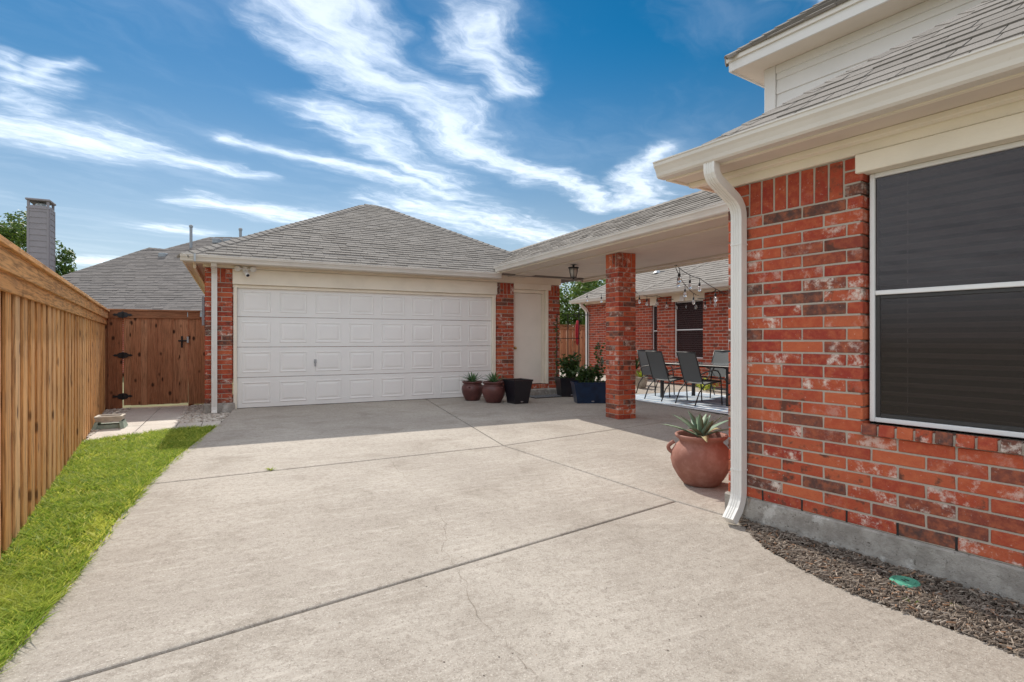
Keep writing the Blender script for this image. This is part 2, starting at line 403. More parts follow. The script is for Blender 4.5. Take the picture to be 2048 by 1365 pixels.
def m_wood(cols, knots=.5, grey=.0, axis=2):
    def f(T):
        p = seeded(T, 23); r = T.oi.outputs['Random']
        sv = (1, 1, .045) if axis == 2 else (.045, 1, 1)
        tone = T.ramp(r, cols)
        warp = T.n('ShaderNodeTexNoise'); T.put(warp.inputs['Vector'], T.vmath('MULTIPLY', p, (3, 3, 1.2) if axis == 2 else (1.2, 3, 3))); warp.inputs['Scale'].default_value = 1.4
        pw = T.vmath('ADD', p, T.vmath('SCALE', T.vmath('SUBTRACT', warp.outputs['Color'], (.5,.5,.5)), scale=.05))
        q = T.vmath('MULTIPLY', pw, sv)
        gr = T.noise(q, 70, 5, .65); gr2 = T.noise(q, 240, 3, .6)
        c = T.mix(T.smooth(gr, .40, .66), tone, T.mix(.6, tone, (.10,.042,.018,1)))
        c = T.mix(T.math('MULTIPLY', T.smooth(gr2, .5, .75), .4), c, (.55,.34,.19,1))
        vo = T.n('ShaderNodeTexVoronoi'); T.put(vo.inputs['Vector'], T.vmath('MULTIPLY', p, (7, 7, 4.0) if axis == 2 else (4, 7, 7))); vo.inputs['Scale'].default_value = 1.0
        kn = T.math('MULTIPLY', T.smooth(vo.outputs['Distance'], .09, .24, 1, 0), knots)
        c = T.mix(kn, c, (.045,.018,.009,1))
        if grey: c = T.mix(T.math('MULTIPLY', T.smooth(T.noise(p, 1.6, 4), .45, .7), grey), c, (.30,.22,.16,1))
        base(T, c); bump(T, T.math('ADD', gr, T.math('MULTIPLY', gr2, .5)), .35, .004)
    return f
FENCE_COLS = [(0, (.66,.31,.105)), (.3, (.83,.46,.19)), (.6, (.72,.36,.13)), (1, (.86,.52,.25))]
M_FENCE = mat('cedar fence board', m_wood(FENCE_COLS, .75, .15), .82, .2)
M_FENCE_IN = mat('darker inner cedar board', m_wood([(0, (.40,.155,.05)), (.5, (.47,.19,.06)), (1, (.36,.13,.042))], .6), .82, .2)  # recessed boards get a deeper orange brown than the outer ones
M_FENCE_H = mat('cedar fence rail', m_wood(FENCE_COLS, .4, .15, 0), .82, .2)
M_GATE = mat('dark stained gate board', m_wood([(0, (.38,.145,.07)), (.25, (.56,.27,.145)), (.5, (.42,.17,.082)), (.75, (.50,.225,.115)), (1, (.34,.125,.06))], .97), .75, .25)
M_GATE_H = mat('dark stained gate rail', m_wood([(0, (.30,.125,.06)), (1, (.36,.155,.078))], .5, 0, 0), .75, .25)
def flat(c, var=.1, sc_=20, rough=.6, spec=.4, metal=0.0, bmp=.1):
    def f(T):
        p = seeded(T, 9); base(T, T.mix(T.smooth(T.noise(p, sc_, 4, .6), .35, .7), c4(c), c4(tuple(x*(1-var) for x in c))))
        T.b.inputs['Metallic'].default_value = metal; bump(T, T.noise(p, sc_*4, 3), bmp, .003)
    return f
M_BLACK = mat('black iron', flat((.018,.018,.02), .2, 30, .5, .4), .45, .4)
M_DARKF = mat('charcoal powder coat', flat((.045,.043,.042), .15, 40), .45, .4)
M_SLING = mat('grey mesh sling', flat((.17,.18,.18), .15, 200, .8, .2), .8, .2)
M_GLAZEBLK = mat('black plastic planter', flat((.012,.012,.018), .2, 12), .35, .5)
M_BLUE = mat('blue glazed planter', flat((.008,.028,.075), .45, 9), .3, .5)
M_TERRA = mat('terracotta', lambda T: (base(T, T.mix(T.smooth(T.noise(seeded(T), 7, 6, .65), .4, .68), (.27,.115,.085,1), (.36,.185,.145,1))), bump(T, T.noise(seeded(T), 45, 4), .25, .004)), .72, .25)
def m_jar(T):
    p = seeded(T)
    c = T.mix(T.smooth(T.noise(p, 6, 5), .4, .65), (.10,.035,.032,1), (.15,.055,.048,1))
    c = T.mix(T.math('MULTIPLY', T.smooth(T.noise(p, 26, 4, .7), .66, .72), .7), c, (.36,.20,.09,1))
    base(T, c); bump(T, T.noise(p, 50, 4), .2, .004)
M_JAR = mat('oxblood glazed jar', m_jar, .42, .45)
M_SOIL = mat('dark potting soil', flat((.05,.035,.025), .5, 60, .95, .1, 0, .8), .95, .1)
def m_leaf(ca, cb, trans=.25):
    def f(T):
        r = T.math('FRACT', T.math('ADD', T.tint, T.oi.outputs['Random']))
        base(T, T.mix(r, c4(ca), c4(cb)))
        T.b.inputs['Subsurface Weight'].default_value = 0.0
        tr = T.n('ShaderNodeBsdfTranslucent'); T.put(tr.inputs['Color'], T.mix(.5, T.mix(r, c4(ca), c4(cb)), (.22,.30,.04,1)))
        mx = T.n('ShaderNodeMixShader'); mx.inputs[0].default_value = trans
        out = T.nodes['Material Output']; T.links.new(T.b.outputs[0], mx.inputs[1]); T.links.new(tr.outputs[0], mx.inputs[2]); T.links.new(mx.outputs[0], out.inputs[0])
    return f
M_GRASS = mat('lawn blade', m_leaf((.09,.25,.015), (.92,.90,.19), .55), .6, .25)
M_LEAF = mat('tree leaf', m_leaf((.03,.075,.014), (.10,.17,.035), .3), .55, .3)
M_LEAF2 = mat('glossy shrub leaf', m_leaf((.025,.06,.018), (.08,.14,.045), .25), .4, .45)
M_AGAVE = mat('blue green agave leaf', m_leaf((.13,.21,.15), (.24,.32,.22), .08), .6, .3)
M_AGAVE2 = mat('fresh green agave leaf', m_leaf((.06,.15,.06), (.15,.28,.11), .1), .55, .3)
M_AGAVED = mat('dry agave leaf', m_leaf((.30,.24,.13), (.42,.36,.20), .1), .8, .2)
def m_bark(T):
    p = T.tc.outputs['Object']; n = T.noise(T.vmath('MULTIPLY', p, (8, 8, 2)), 3, 5)
    base(T, T.mix(n, (.07,.05,.035,1), (.20,.15,.11,1))); bump(T, n, .6, .02)
M_BARK = mat('tree bark', m_bark, .95, .1)
M_DIRT = mat('bare soil', flat((.16,.115,.08), .4, 8, .95, .1, 0, .5), .95, .1)
M_FIELD = mat('rough lawn ground', flat((.19,.18,.09), .3, 3, .95, .1, 0, .5), .95, .1)
def m_chip(T):
    base(T, T.ramp(T.math('FRACT', T.tint), [(0, (.07,.05,.04)), (.35, (.17,.135,.108)), (.7, (.30,.25,.205)), (.9, (.45,.39,.33)), (1, (.36,.18,.09))]))
M_CHIP = mat('weathered bark chip', m_chip, .95, .1)
def m_stone(T):
    base(T, T.ramp(T.math('FRACT', T.tint), [(0, (.30,.25,.21)), (.3, (.50,.45,.39)), (.6, (.64,.60,.54)), (.85, (.42,.34,.27)), (1, (.70,.67,.63))]))
M_STONE = mat('pale river pebble', m_stone, .8, .3)
def m_screen(T):
    T.put(T.b.inputs['Base Color'], (.046,.036,.039,1)); T.b.inputs['Roughness'].default_value = .10; T.b.inputs['Coat Weight'].default_value = .6; T.b.inputs['Coat Roughness'].default_value = .02
    tr = T.n('ShaderNodeBsdfTransparent'); tr.inputs['Color'].default_value = (.86,.83,.84,1)
    mx = T.n('ShaderNodeMixShader'); mx.inputs[0].default_value = .55
    out = T.nodes['Material Output']; T.links.new(T.b.outputs[0], mx.inputs[1]); T.links.new(tr.outputs[0], mx.inputs[2]); T.links.new(mx.outputs[0], out.inputs[0])
M_SCREEN = mat('dark solar screen over glass', m_screen, .28, .5)
M_BLIND = mat('brown venetian slat', flat((.42,.36,.34), .1, 10), .6, .3)
M_DARK = mat('dark room', flat((.02,.017,.018), .1, 3), .9, .1)
M_STEEL = mat('galvanised steel', flat((.42,.44,.46), .15, 15, .4, .5, .7), .45, .5)
M_GREYBOX = mat('grey utility enamel', flat((.30,.33,.36), .1, 15), .5, .4)
M_GREEN = mat('green plastic', flat((.10,.38,.26), .15, 25), .5, .4)
M_TTOP = mat('grey tempered glass top', flat((.15,.165,.17), .1, 10), .12, .5)
M_BRASS = mat('brass', flat((.55,.36,.13), .1, 15, .3, .5, .9), .3, .5)
M_RED = mat('red fabric', flat((.42,.03,.04), .2, 15), .7, .2)
M_BONE = mat('worn beige plastic', flat((.50,.45,.38), .25, 14), .7, .3)
M_SAGE = mat('sage green plastic', flat((.33,.40,.33), .2, 14), .7, .3)
def m_rug(T):
    x, y, z = T.sep(T.tc.outputs['Object'])
    w = T.n('ShaderNodeTexWave', wave_type='RINGS'); T.put(w.inputs['Vector'], T.comb(x, y)); w.inputs['Scale'].default_value = 1.6; w.inputs['Distortion'].default_value = 5; w.inputs['Detail'].default_value = 2
    c = T.mix(T.smooth(w.outputs['Fac'], .45, .55), (.62,.66,.70,1), (.24,.34,.46,1))
    e = T.math('MAXIMUM', T.math('SUBTRACT', T.math('ABSOLUTE', x), 1.08), T.math('SUBTRACT', T.math('ABSOLUTE', y), 1.73))
    c = T.mix(T.math('GREATER_THAN', e, 0.0), c, (.66,.70,.72,1))
    base(T, c); bump(T, T.noise(T.tc.outputs['Object'], 300, 2), .3, .003)
M_RUG = mat('blue and white woven rug', m_rug, .95, .1)
def m_bulb(T):
    T.b.inputs['Transmission Weight'].default_value = .8; base(T, (.9,.9,.88)); T.b.inputs['Roughness'].default_value = .08
M_BULB = mat('clear bulb glass', m_bulb, .08, .5)
def m_lampglass(T):
    base(T, (.42,.40,.36)); T.b.inputs['Roughness'].default_value = .35
M_LGLASS = mat('seeded lantern glass', m_lampglass, .35, .5)

# ------------------------------------------------------------------ builders shared by the buildings
_bm = {}
def brick_mesh(l, h, d=.095, var=None):
    var = random.randrange(4) if var is None else var
    key = (round(l, 3), round(h, 3), round(d, 3), var)
    if key not in _bm:
        _bm[key] = MB().cbox(-l/2, l/2, 0, d, -h/2, h/2, .0032, 0, .0016).mesh('brick', M_BRICK)
    return _bm[key]
def put_brick(parent, x, y, z, l, h, rz=0.0, d=.095, proud=None):
    pr = random.uniform(-.0016, .0016) if proud is None else proud
    n = Vector((math.sin(rz), -math.cos(rz), 0))
    return link('brick', brick_mesh(l, h, d), parent, (x+n.x*pr, y+n.y*pr, z), (random.uniform(-.004, .004), random.uniform(-.003, .003), rz+random.uniform(-.003, .003)))
def courses(parent, x0, x1, z0, n, c, L, y=0.0, rz=0.0, fn=None, ph=0, j=.0112):
    """running bond from x0 to x1 on a face at y (rz 0) or, for rz = -90 degrees, at x = y with x0..x1 along -y"""
    for k in range(n):
        off = (0.0 if (k+ph) % 2 == 0 else -L/2)
        ed_ = [x0]; x = x0+off+L
        while x < x1-.065:
            if x > x0+.065: ed_.append(x)
            x += L
        ed_.append(x1); z = z0+c*(k+.5)
        for a, b in zip(ed_, ed_[1:]):
            if fn is None or fn(a, b, k):
                if rz == 0: put_brick(parent, (a+b)/2, y, z, b-a-j, c-j)
                else: put_brick(parent, y, -(a+b)/2, z, b-a-j, c-j, rz)
def soldiers(parent, x0, x1, z0, h, y=0.0, rz=0.0, w=.082, j=.0112):
    n = max(1, round((x1-x0)/w)); w = (x1-x0)/n
    for i in range(n):
        cx = x0+w*(i+.5)
        if rz == 0: put_brick(parent, cx, y, z0+h/2, w-j, h-j)
        else: put_brick(parent, y, -cx, z0+h/2, w-j, h-j, rz)

def tabs(A, e, up, nrm, s0, s1, tmax, ex, wmin, wmax, thick=.015, gap=.005):
    out = []; A = Vector(A); e = Vector(e); up = Vector(up); nrm = Vector(nrm); k = 0
    while k*ex < tmax-.01:
        t0 = k*ex; t1 = min(t0+ex*1.12, tmax); lo, hi = min(s0(t0), s0(t1)), max(s1(t0), s1(t1))
        s = lo-random.uniform(0, wmax)
        while s < hi:
            w = random.uniform(wmin, wmax)
            a0, b0, a1, b1 = [min(max(x_, s0(t_)), max(s1(t_), s0(t_))) for t_ in (t0, t1) for x_ in (s, s+w-gap)]
            if b0 > a0+.005 or b1 > a1+.005:
                b0 = max(b0, a0); b1 = max(b1, a1)
                h = thick*random.uniform(.75, 1.5); dt = random.uniform(-.004, .004)
                q = lambda ss, tt, hh: A+e*ss+up*tt+nrm*hh
                vs = [q(a0, t0+dt, h), q(b0, t0+dt, h), q(b1, t1, .003), q(a1, t1, .003), q(a0, t0+dt, -.004), q(b0, t0+dt, -.004)]
                out.append((vs, [(0,1,2,3), (4,5,1,0), (4,0,3), (5,2,1)], q((a0+b0)/2, (t0+t1)/2, 0), random.random()*.98+.01))
            s += w
        k += 1
    return out
def joined_tabs(name, T, parent, m):
    mb = MB()
    for vs, fs, c, t in T: mb.add(vs, fs, t)
    o = mb.build(name, m, parent); o['kind'] = 'stuff'; return o
def caps(p, q, nA, nB, parent, m, step=.15, w=.13, objs=False, name='ridge_cap', lift=1.0):
    p = Vector(p); q = Vector(q); l = (q-p).normalized(); L = (q-p).length
    sA = l.cross(Vector(nA)).normalized(); sB = l.cross(Vector(nB)).normalized()
    up = (Vector(nA)+Vector(nB)).normalized()
    if sA.dot(Vector(nB)) > 0: sA = -sA
    if sB.dot(Vector(nA)) > 0: sB = -sB
    all_ = MB(); n = int(L/step)
    for i in range(n):
        a = p+l*(i*step); b = p+l*min(i*step+step*1.35, L); h0 = .026*lift; h1 = .012*lift; ww = w*random.uniform(.95, 1.05)
        vs = [a+sA*ww+up*h0, a+up*(h0+.004), a+sB*ww+up*h0, b+sA*ww+up*h1, b+up*(h1+.004), b+sB*ww+up*h1,
              a+sA*ww-up*.01, a-up*.005, a+sB*ww-up*.01, b+sA*ww-up*.01, b+sB*ww-up*.01]
        fs = [(0,1,4,3), (1,2,5,4), (6,7,1,0), (7,8,2,1), (6,0,3,9), (2,8,10,5)]
        if objs: MB().add(vs, fs, random.random()+.01).build(name, m, parent, fix=True)
        else: all_.add(vs, fs, random.random()+.01)
    if not objs: all_.build(name+'_row', m, parent, fix=True)

GUT = [(0,0), (.070,0), (.084,.012), (.090,.034), (.104,.062), (.118,.078), (.120,.100), (.127,.102), (.127,.110), (.112,.110), (.108,.096), (.0,.096)]
def gutter(parent, p, q, out, name='gutter'):
    """K-style gutter from p to q, out = horizontal unit vector away from the wall, p,q at its lower back edge"""
    p = Vector(p); q = Vector(q); o = Vector(out)
    return MB().prism(GUT, lambda a, e: (q if e else p)+o*a[0]+Vector((0,0,a[1]))).build(name, M_GUTTER, parent, fix=True)
def spout(parent, path, side, w=.082, d=.062, m=None, name='downspout'):
    a, b = w/2, d/2; g = .004; prof = []
    for i in range(5):                                      # fluted faces
        x = -a+.006+(w-.012)*i/4
        prof += [(x-.005, -b), (x-.003, -b+g), (x+.003, -b+g), (x+.005, -b)] if 0 < i < 4 else [(-a if i == 0 else a, -b)]
    prof += [(a, b), (-a, b)]
    return MB().sweep(prof, path, side).build(name, m or M_SPOUT, parent, fix=True)
def ngon(name, pts, m, parent, thick=.02):
    """flat polygon made into a slab hanging below its outline"""
    P = [Vector(p) for p in pts]; n = len(P)
    nr = Vector((0,0,0))
    for i in range(n): nr += P[i].cross(P[(i+1) % n])
    nr.normalize()
    if nr.z < 0: nr = -nr
    vs = P+[p-nr*thick for p in P]
    fs = [tuple(range(n)), tuple(range(n, 2*n))[::-1]]+[(i, i+n, (i+1) % n+n, (i+1) % n) for i in range(n)]
    return MB().add(vs, fs).build(name, m, parent, fix=True)

# ------------------------------------------------------------------ ground
gnd = MB(); gnd.add([(-900,-900,-.30), (900,-900,-.30), (900,900,-.30), (-900,900,-.30)], [(0,1,2,3)])
tag(gnd.build('ground', M_FIELD), kind='structure')
EDGE = [ground(456, 831), ground(429, 855), ground(349, 915), ground(287, 970), ground(163, 1123), ground(56, 1256), ground(0, 1316)]
ed = (EDGE[-1]-EDGE[-3]).normalized()
Ln2 = EDGE[3]; J = ground(1008, 891.5); K = ground(1352, 1002.5); D_ = ground(1447, 1030); R2 = ground(1349, 841.5)
J3 = ground(853, 799); B1a = ground(120, 1365); B1b = K
def meet(a, d, b, e):
    den = d.x*e.y-d.y*e.x; t = ((b.x-a.x)*e.y-(b.y-a.y)*e.x)/den; return Vector((a.x+d.x*t, a.y+d.y*t, 0))
L1 = meet(EDGE[-1], ed, B1b, B1a-B1b)
uj = toG(J3.x, J3.y)[0]
far = J+(R2-J).normalized()*9.5
back = EDGE[-1]+ed*9
bed = MB(); sh = Vector((.035, .02, 0))
q = [p+sh for p in EDGE]+[back+sh, Vector((8, -9, 0)), G(14,-14), G(14,9), G(7.1,9), G(7.1,.3), G(.47,.3)]
bed.add([(p.x, p.y, gz(p.x, p.y)-.05) for p in q], [tuple(range(len(q)))])
tag(bed.build('driveway_base', M_DIRT, fix=True), kind='structure')
MUL = [ground(1496, 1056), ground(1512, 1074), ground(1536, 1097), ground(1600, 1132), ground(1673, 1170), ground(1790, 1216), ground(1920, 1262), ground(2048, 1310)]
md = (H(1, 0)-H(0, 0)).normalized(); MUL.append(MUL[-1]+md*3.5)
drive = thing('driveway', 'pale concrete driveway with dark joints running up to the garage', 'driveway', (0,0,0))
del drive['label'], drive['category']; drive['kind'] = 'structure'
def slab(poly):
    P = [Vector((p[0], p[1])) for p in poly]
    ar = sum(P[i].x*P[(i+1) % len(P)].y-P[(i+1) % len(P)].x*P[i].y for i in range(len(P)))
    if ar < 0: P.reverse()
    n = len(P)
    def inset(d):
        out = []
        for i in range(n):
            a, b, c = P[i-1], P[i], P[(i+1) % n]
            e0 = (b-a).normalized(); e1 = (c-b).normalized()
            n0 = Vector((-e0.y, e0.x)); n1 = Vector((-e1.y, e1.x)); m_ = (n0+n1)
            m_ = m_.normalized() if m_.length > .05 else n0
            out.append(b+m_*(d/max(.35, m_.dot(n0))))
        return out
    rings = [(inset(.008), -.11), (inset(.008), -.010), (inset(.012), -.003), (inset(.020), 0.0)]
    vs = []; fs = []
    for r_, dz_ in rings: vs += [(p.x, p.y, gz(p.x, p.y)+dz_) for p in r_]
    for k in range(3):
        for i in range(n): fs.append((k*n+i, k*n+(i+1) % n, (k+1)*n+(i+1) % n, (k+1)*n+i))
    fs.append(tuple(range(3*n, 4*n)))
    return MB().add(vs, fs).build('concrete_slab', M_CONC, drive)
slab([G(.44,.30)]+EDGE[:4]+[J, J3, G(uj,.30)])
slab([G(uj,.30), J3, J, far, G(12.5,-1), G(12.5,7.5), G(7.15,7.5), G(7.15,.30)])
slab(EDGE[3:]+[L1, K, J])
slab([J, K, D_, H(.06,.2), H(-.1,1.2), H(-.2,4.5), far])
slab([L1, back, Vector((8, -9)), MUL[-1]]+MUL[::-1][1:]+[H(.10,.04), D_, K])
def ribbon(name, pts, w, m, parent, lift=.0045):
    P = [ground(*p) for p in pts]; Q = []
    for a, b in zip(P, P[1:]):
        for k in range(7): Q.append(a.lerp(b, k/7)+Vector((random.uniform(-.018, .018), random.uniform(-.018, .018), 0)))
    Q.append(P[-1]); vs = []; fs = []
    for i, p in enumerate(Q):
        d = (Q[min(i+1, len(Q)-1)]-Q[max(i-1, 0)]).normalized(); s_ = Vector((-d.y, d.x, 0))*w*random.uniform(.25, 1.0)
        for g_ in (p-s_, p+s_): vs.append((g_.x, g_.y, gz(g_.x, g_.y)+lift))
    fs = [(2*i, 2*i+1, 2*i+3, 2*i+2) for i in range(len(Q)-1)]
    return MB().add(vs, fs).build(name, m, parent)
ribbon('crack', [(778, 918), (812, 955), (866, 1000), (890, 1050), (888, 1105), (905, 1128)], .0009, M_DIRT, drive)
ribbon('crack', [(905, 1128), (935, 1180), (972, 1250), (1030, 1300), (1072, 1364)], .0008, M_DIRT, drive)
# grit, leaf scraps and small stones lying about on the concrete
gr = MB()
for _ in range(260):
    p = ground(random.uniform(60, 1480), random.uniform(860, 1360)); u_, v_ = toG(p.x, p.y)
    if u_ < .7 or random.random() < (p.y-1.5)/11: continue
    r_ = random.uniform(.0015, .0042); a = random.uniform(0, 6)
    z = gz(p.x, p.y)
    gr.add([(p.x+r_*1.6*math.cos(a), p.y+r_*1.6*math.sin(a), z+.001), (p.x-r_*math.sin(a), p.y+r_*math.cos(a), z+.002), (p.x-r_*1.6*math.cos(a), p.y-r_*1.6*math.sin(a), z+.001), (p.x+r_*math.sin(a), p.y-r_*math.cos(a), z+.002), (p.x, p.y, z+r_)],
           [(0,1,4), (1,2,4), (2,3,4), (3,0,4)], random.random()*.95+.02)
tag(gr.build('grit', M_CHIP), 'scattered dark grit and leaf scraps on the driveway concrete', 'grit', kind='stuff')

# ------------------------------------------------------------------ garage
ga = thing('garage', 'detached red brick garage with white panelled double door and brown hip roof', 'garage', (OG.x, OG.y, 0), A_G)
CB = .0825; Z0 = .115; NB = 28; ZT = Z0+CB*NB
WG = 7.03
MB().box(.012, .10, .11, 6.6, Z0, 2.46).build('side_wall', M_BRICK_Y, ga)
MB().box(WG-.1, WG-.012, .11, 6.6, Z0, 2.46).build('side_wall', M_BRICK_Y, ga)
MB().box(.012, WG-.012, 6.6, 6.7, Z0, 2.46).build('rear_wall', M_BRICK_X, ga)
for a, b in ((0, .43), (5.444, 5.863), (6.717, WG)):
    pier = MB().box(a+.02, b-.02, .005, .13, Z0, ZT).build('brick_pier', M_MORTAR, ga)
    courses(pier, a, b, Z0, NB-3, CB, .26, ph=0 if a else 1)
    if a == 0:
        for k in range(3):
            put_brick(pier, .08, 0, Z0+CB*(NB-3+k+.5), .15, CB-.0112)
            put_brick(pier, .375, 0, Z0+CB*(NB-3+k+.5), .10, CB-.0112)
        soldiers(pier, .155, .325, Z0+CB*(NB-3), CB*3)
    else: soldiers(pier, a, b, Z0+CB*(NB-3), CB*3)
for a, b in ((-.015, .462), (5.43, 5.875), (6.70, WG+.015)): MB().cbox(a, b, -.018, .16, -.14, Z0-.002, .012, 0, .003).build('foundation', M_FOUND, ga)
for a, b in ((-.01, .11), (WG-.11, WG+.01)): MB().box(a, b, .165, 6.7, -.14, Z0-.004).build('foundation', M_FOUND, ga)
# door frame, header, frieze
MB().cbox(.435, .492, .022, .155, .0, 2.158, .003).build('door_jamb', M_TRIM, ga)
MB().cbox(5.368, 5.439, .022, .155, .0, 2.158, .003).build('door_jamb', M_TRIM, ga)
MB().cbox(.424, 5.45, -.026, .15, 2.16, 2.425, .004).build('header_board', M_TRIM, ga)
MB().cbox(.424, 5.45, .030, .14, 2.105, 2.157, .003).build('door_stop', M_TRIM, ga)
MB().cbox(-.022, 5.45, -.040, .14, 2.43, 2.50, .004).build('frieze_board', M_TRIM, ga)
MB().box(5.455, 7.05, -.012, .12, 2.43, 2.60).build('frieze_board', M_TRIM, ga)
# four hinged sections, eight raised panels each
DU0, DU1, DV = .495, 5.365, .085
pw, ph_ = (DU1-DU0)/8, .533
def panel_mesh(w, h):
    rings = [(0, 0), (.006, .0075), (.016, .0075), (.030, .001), (.044, .001), (.074, .0075)]
    vs = []; fs = []
    for ins, ht in rings:
        x, z = w/2-ins, h/2-ins; vs += [(-x,-ht,-z), (x,-ht,-z), (x,-ht,z), (-x,-ht,z)]
    for k in range(len(rings)-1):
        for i in range(4): fs.append((4*k+i, 4*k+(i+1) % 4, 4*k+4+(i+1) % 4, 4*k+4+i))
    fs.append(tuple(range(4*len(rings)-4, 4*len(rings))))
    return MB().add(vs, fs).mesh('panel', M_DOOR)
pm = panel_mesh(pw-.145, ph_-.165)
for k in range(4):
    z0 = .004+ph_*k
    mb = MB().cbox(DU0, DU1, DV, DV+.045, z0+.0035, z0+ph_-.0035, .004)
    s_ = mb.build('door_section', M_DOOR, ga)
    for i in range(8):
        link('panel', pm, s_, (DU0+pw*(i+.5), DV-.0005, z0+ph_/2))
    if k == 1:
        hu, hz_ = 1.785, .77
        h_ = MB().cbox(hu-.022, hu+.022, DV-.012, DV-.001, hz_-.0, hz_+.07, .003).cbox(hu-.013, hu+.013, DV-.032, DV-.0125, hz_-.06, hz_+.045, .004).build('handle', M_STEEL, s_)
MB().box(DU0, DU1, DV+.01, DV+.03, -.012, .006).build('door_seal', M_BLACK, ga)
# roof
ZE = 2.565; U0, U1, V0, V1 = -.30, 7.40, -.37, 6.93; DD = (V1-V0)/2; RISE = 2.0; UR0, UR1 = U0+DD, U1-DD; VR = V0+DD; ZR = ZE+RISE
th = math.atan2(RISE, DD); ct, st_ = math.cos(th), math.sin(th); TM = DD/ct
ngon('roof_deck', [(U0,V0,ZE), (U1,V0,ZE), (UR1,VR,ZR), (UR0,VR,ZR)], M_SHINGLE, ga, .03)
ngon('roof_deck', [(U0,V1,ZE), (UR0,VR,ZR), (UR1,VR,ZR), (U1,V1,ZE)], M_SHINGLE, ga, .03)
ngon('roof_deck', [(U0,V0,ZE), (UR0,VR,ZR), (U0,V1,ZE)], M_SHINGLE, ga, .03)
ngon('roof_deck', [(U1,V0,ZE), (U1,V1,ZE), (UR1,VR,ZR)], M_SHINGLE, ga, .03)
nF = (0,-st_,ct); nL = (-st_,0,ct); nR = (st_,0,ct); nB_ = (0,st_,ct)
joined_tabs('shingles', tabs((U0,V0-.02,ZE-.01), (1,0,0), (0,ct,st_), nF, lambda t: t*ct, lambda t: (U1-U0)-t*ct, TM, .125, .12, .34, .014), ga, M_SHINGLE)
joined_tabs('shingles', tabs((U0-.02,V1,ZE-.01), (0,-1,0), (ct,0,st_), nL, lambda t: t*ct, lambda t: (V1-V0)-t*ct, TM, .125, .12, .34, .014), ga, M_SHINGLE)
joined_tabs('shingles', tabs((U1+.02,V0,ZE-.01), (0,1,0), (-ct,0,st_), nR, lambda t: t*ct, lambda t: (V1-V0)-t*ct, TM, .125, .12, .34, .014), ga, M_SHINGLE)
caps((U0,V0,ZE), (UR0,VR,ZR), nF, nL, ga, M_SHINGLE)
caps((U1,V0,ZE), (UR1,VR,ZR), nF, nR, ga, M_SHINGLE)
caps((UR0,VR,ZR), (UR1,VR,ZR), nF, nB_, ga, M_SHINGLE)
# eaves
MB().box(U0+.03, 5.44, V0+.075, .0, 2.475, 2.49).box(U0+.03, -.0, .002, 6.9, 2.476, 2.49).build('soffit', M_SOFFIT, ga)
MB().box(U0+.005, 5.3, V0+.05, V0+.074, 2.46, 2.572).build('fascia', M_TRIM, ga)
MB().box(U0+.005, U0+.029, V0+.076, V1-.03, 2.46, 2.572).build('fascia', M_TRIM, ga)
MB().cbox(U0+.14, U0+.18, V0+.3, 6.8, 2.40, 2.474, .004).build('soffit_batten', M_TRIM, ga)
gutter(ga, (U0-.02, V0+.048, 2.464), (5.36, V0+.048, 2.464), (0,-1,0))
MB().box(U0+.17, U0+.20, V0-.085, V0-.0795, 2.46, 2.585).box(U0+.17, U0+.20, V0-.08, V0+.05, 2.576, 2.582).build('gutter_strap', M_STEEL, ga)
spout(ga, [(.15,-.34,2.48), (.15,-.30,2.44), (.15,-.16,2.40), (.15,-.065,2.33), (.15,-.055,2.25), (.15,-.055,.06), (.15,-.075,-.01), (.15,-.13,-.05)], (1,0,0), .085, .065)
# side (walk-through) door with brick threshold and step
d_ = MB().cbox(5.875, 6.605, .10, .14, .225, 2.225, .004).build('side_door', M_CREAMDOOR, ga)
MB().lathe([(0,0),(.028,0),(.028,.008),(.012,.012),(.012,.035),(.027,.045),(.030,.058),(.022,.072),(0,.074)], 14).build('handle', M_BRASS, d_, True, (5.925, .098, 1.02)).rotation_euler = (R(90), 0, 0)
MB().cbox(6.607, 6.665, .055, .155, .22, 2.228, .004).cbox(6.667, 6.722, -.014, .12, .22, 2.30, .004).build('door_frame', M_TRIM, ga)
MB().cbox(5.864, 6.665, .05, .155, 2.23, 2.30, .004).cbox(5.856, 6.78, -.03, .15, 2.302, 2.43, .004).build('door_header', M_TRIM, ga)
stp = MB().cbox(5.82, 6.80, -.26, .15, -.04, .125, .012).build('door_step', M_FOUND, ga)
thr = MB().box(5.88, 6.71, -.055, .15, .127, .20).build('threshold', M_MORTAR, ga)
for i in range(10): put_brick(thr, 5.895+.041+i*.0815, -.065, .168, .072, .078, 0, .16)
MB().box(-.05, -.012, .30, .52, 1.45, 1.95).build('utility_box', M_GREYBOX, ga)

# ------------------------------------------------------------------ breezeway
br = thing('breezeway', 'covered breezeway with shingled roof and brick column joining garage and house', 'breezeway', (OG.x, OG.y, 0), A_G)
BU0, BU1, BUR = 5.30, 7.70, 6.50; BZ = 2.68; BV0, BV1 = -7.7, 2.2
bth = math.atan(.55); bc, bs = math.cos(bth), math.sin(bth); BZR = BZ+.55*(BUR-BU0)
ngon('roof_deck', [(BU0,BV0,BZ), (BU0,BV1,BZ), (BUR,BV1,BZR), (BUR,BV0,BZR)], M_SHINGLE, br, .03)
ngon('roof_deck', [(BU1,BV0,BZ), (BUR,BV0,BZR), (BUR,BV1,BZR), (BU1,BV1,BZ)], M_SHINGLE, br, .03)
joined_tabs('shingles', tabs((BU0-.02,BV1,BZ-.01), (0,-1,0), (bc,0,bs), (-bs,0,bc), lambda t: 0, lambda t: BV1-BV0, 1.2/bc, .125, .12, .34, .014), br, M_SHINGLE)
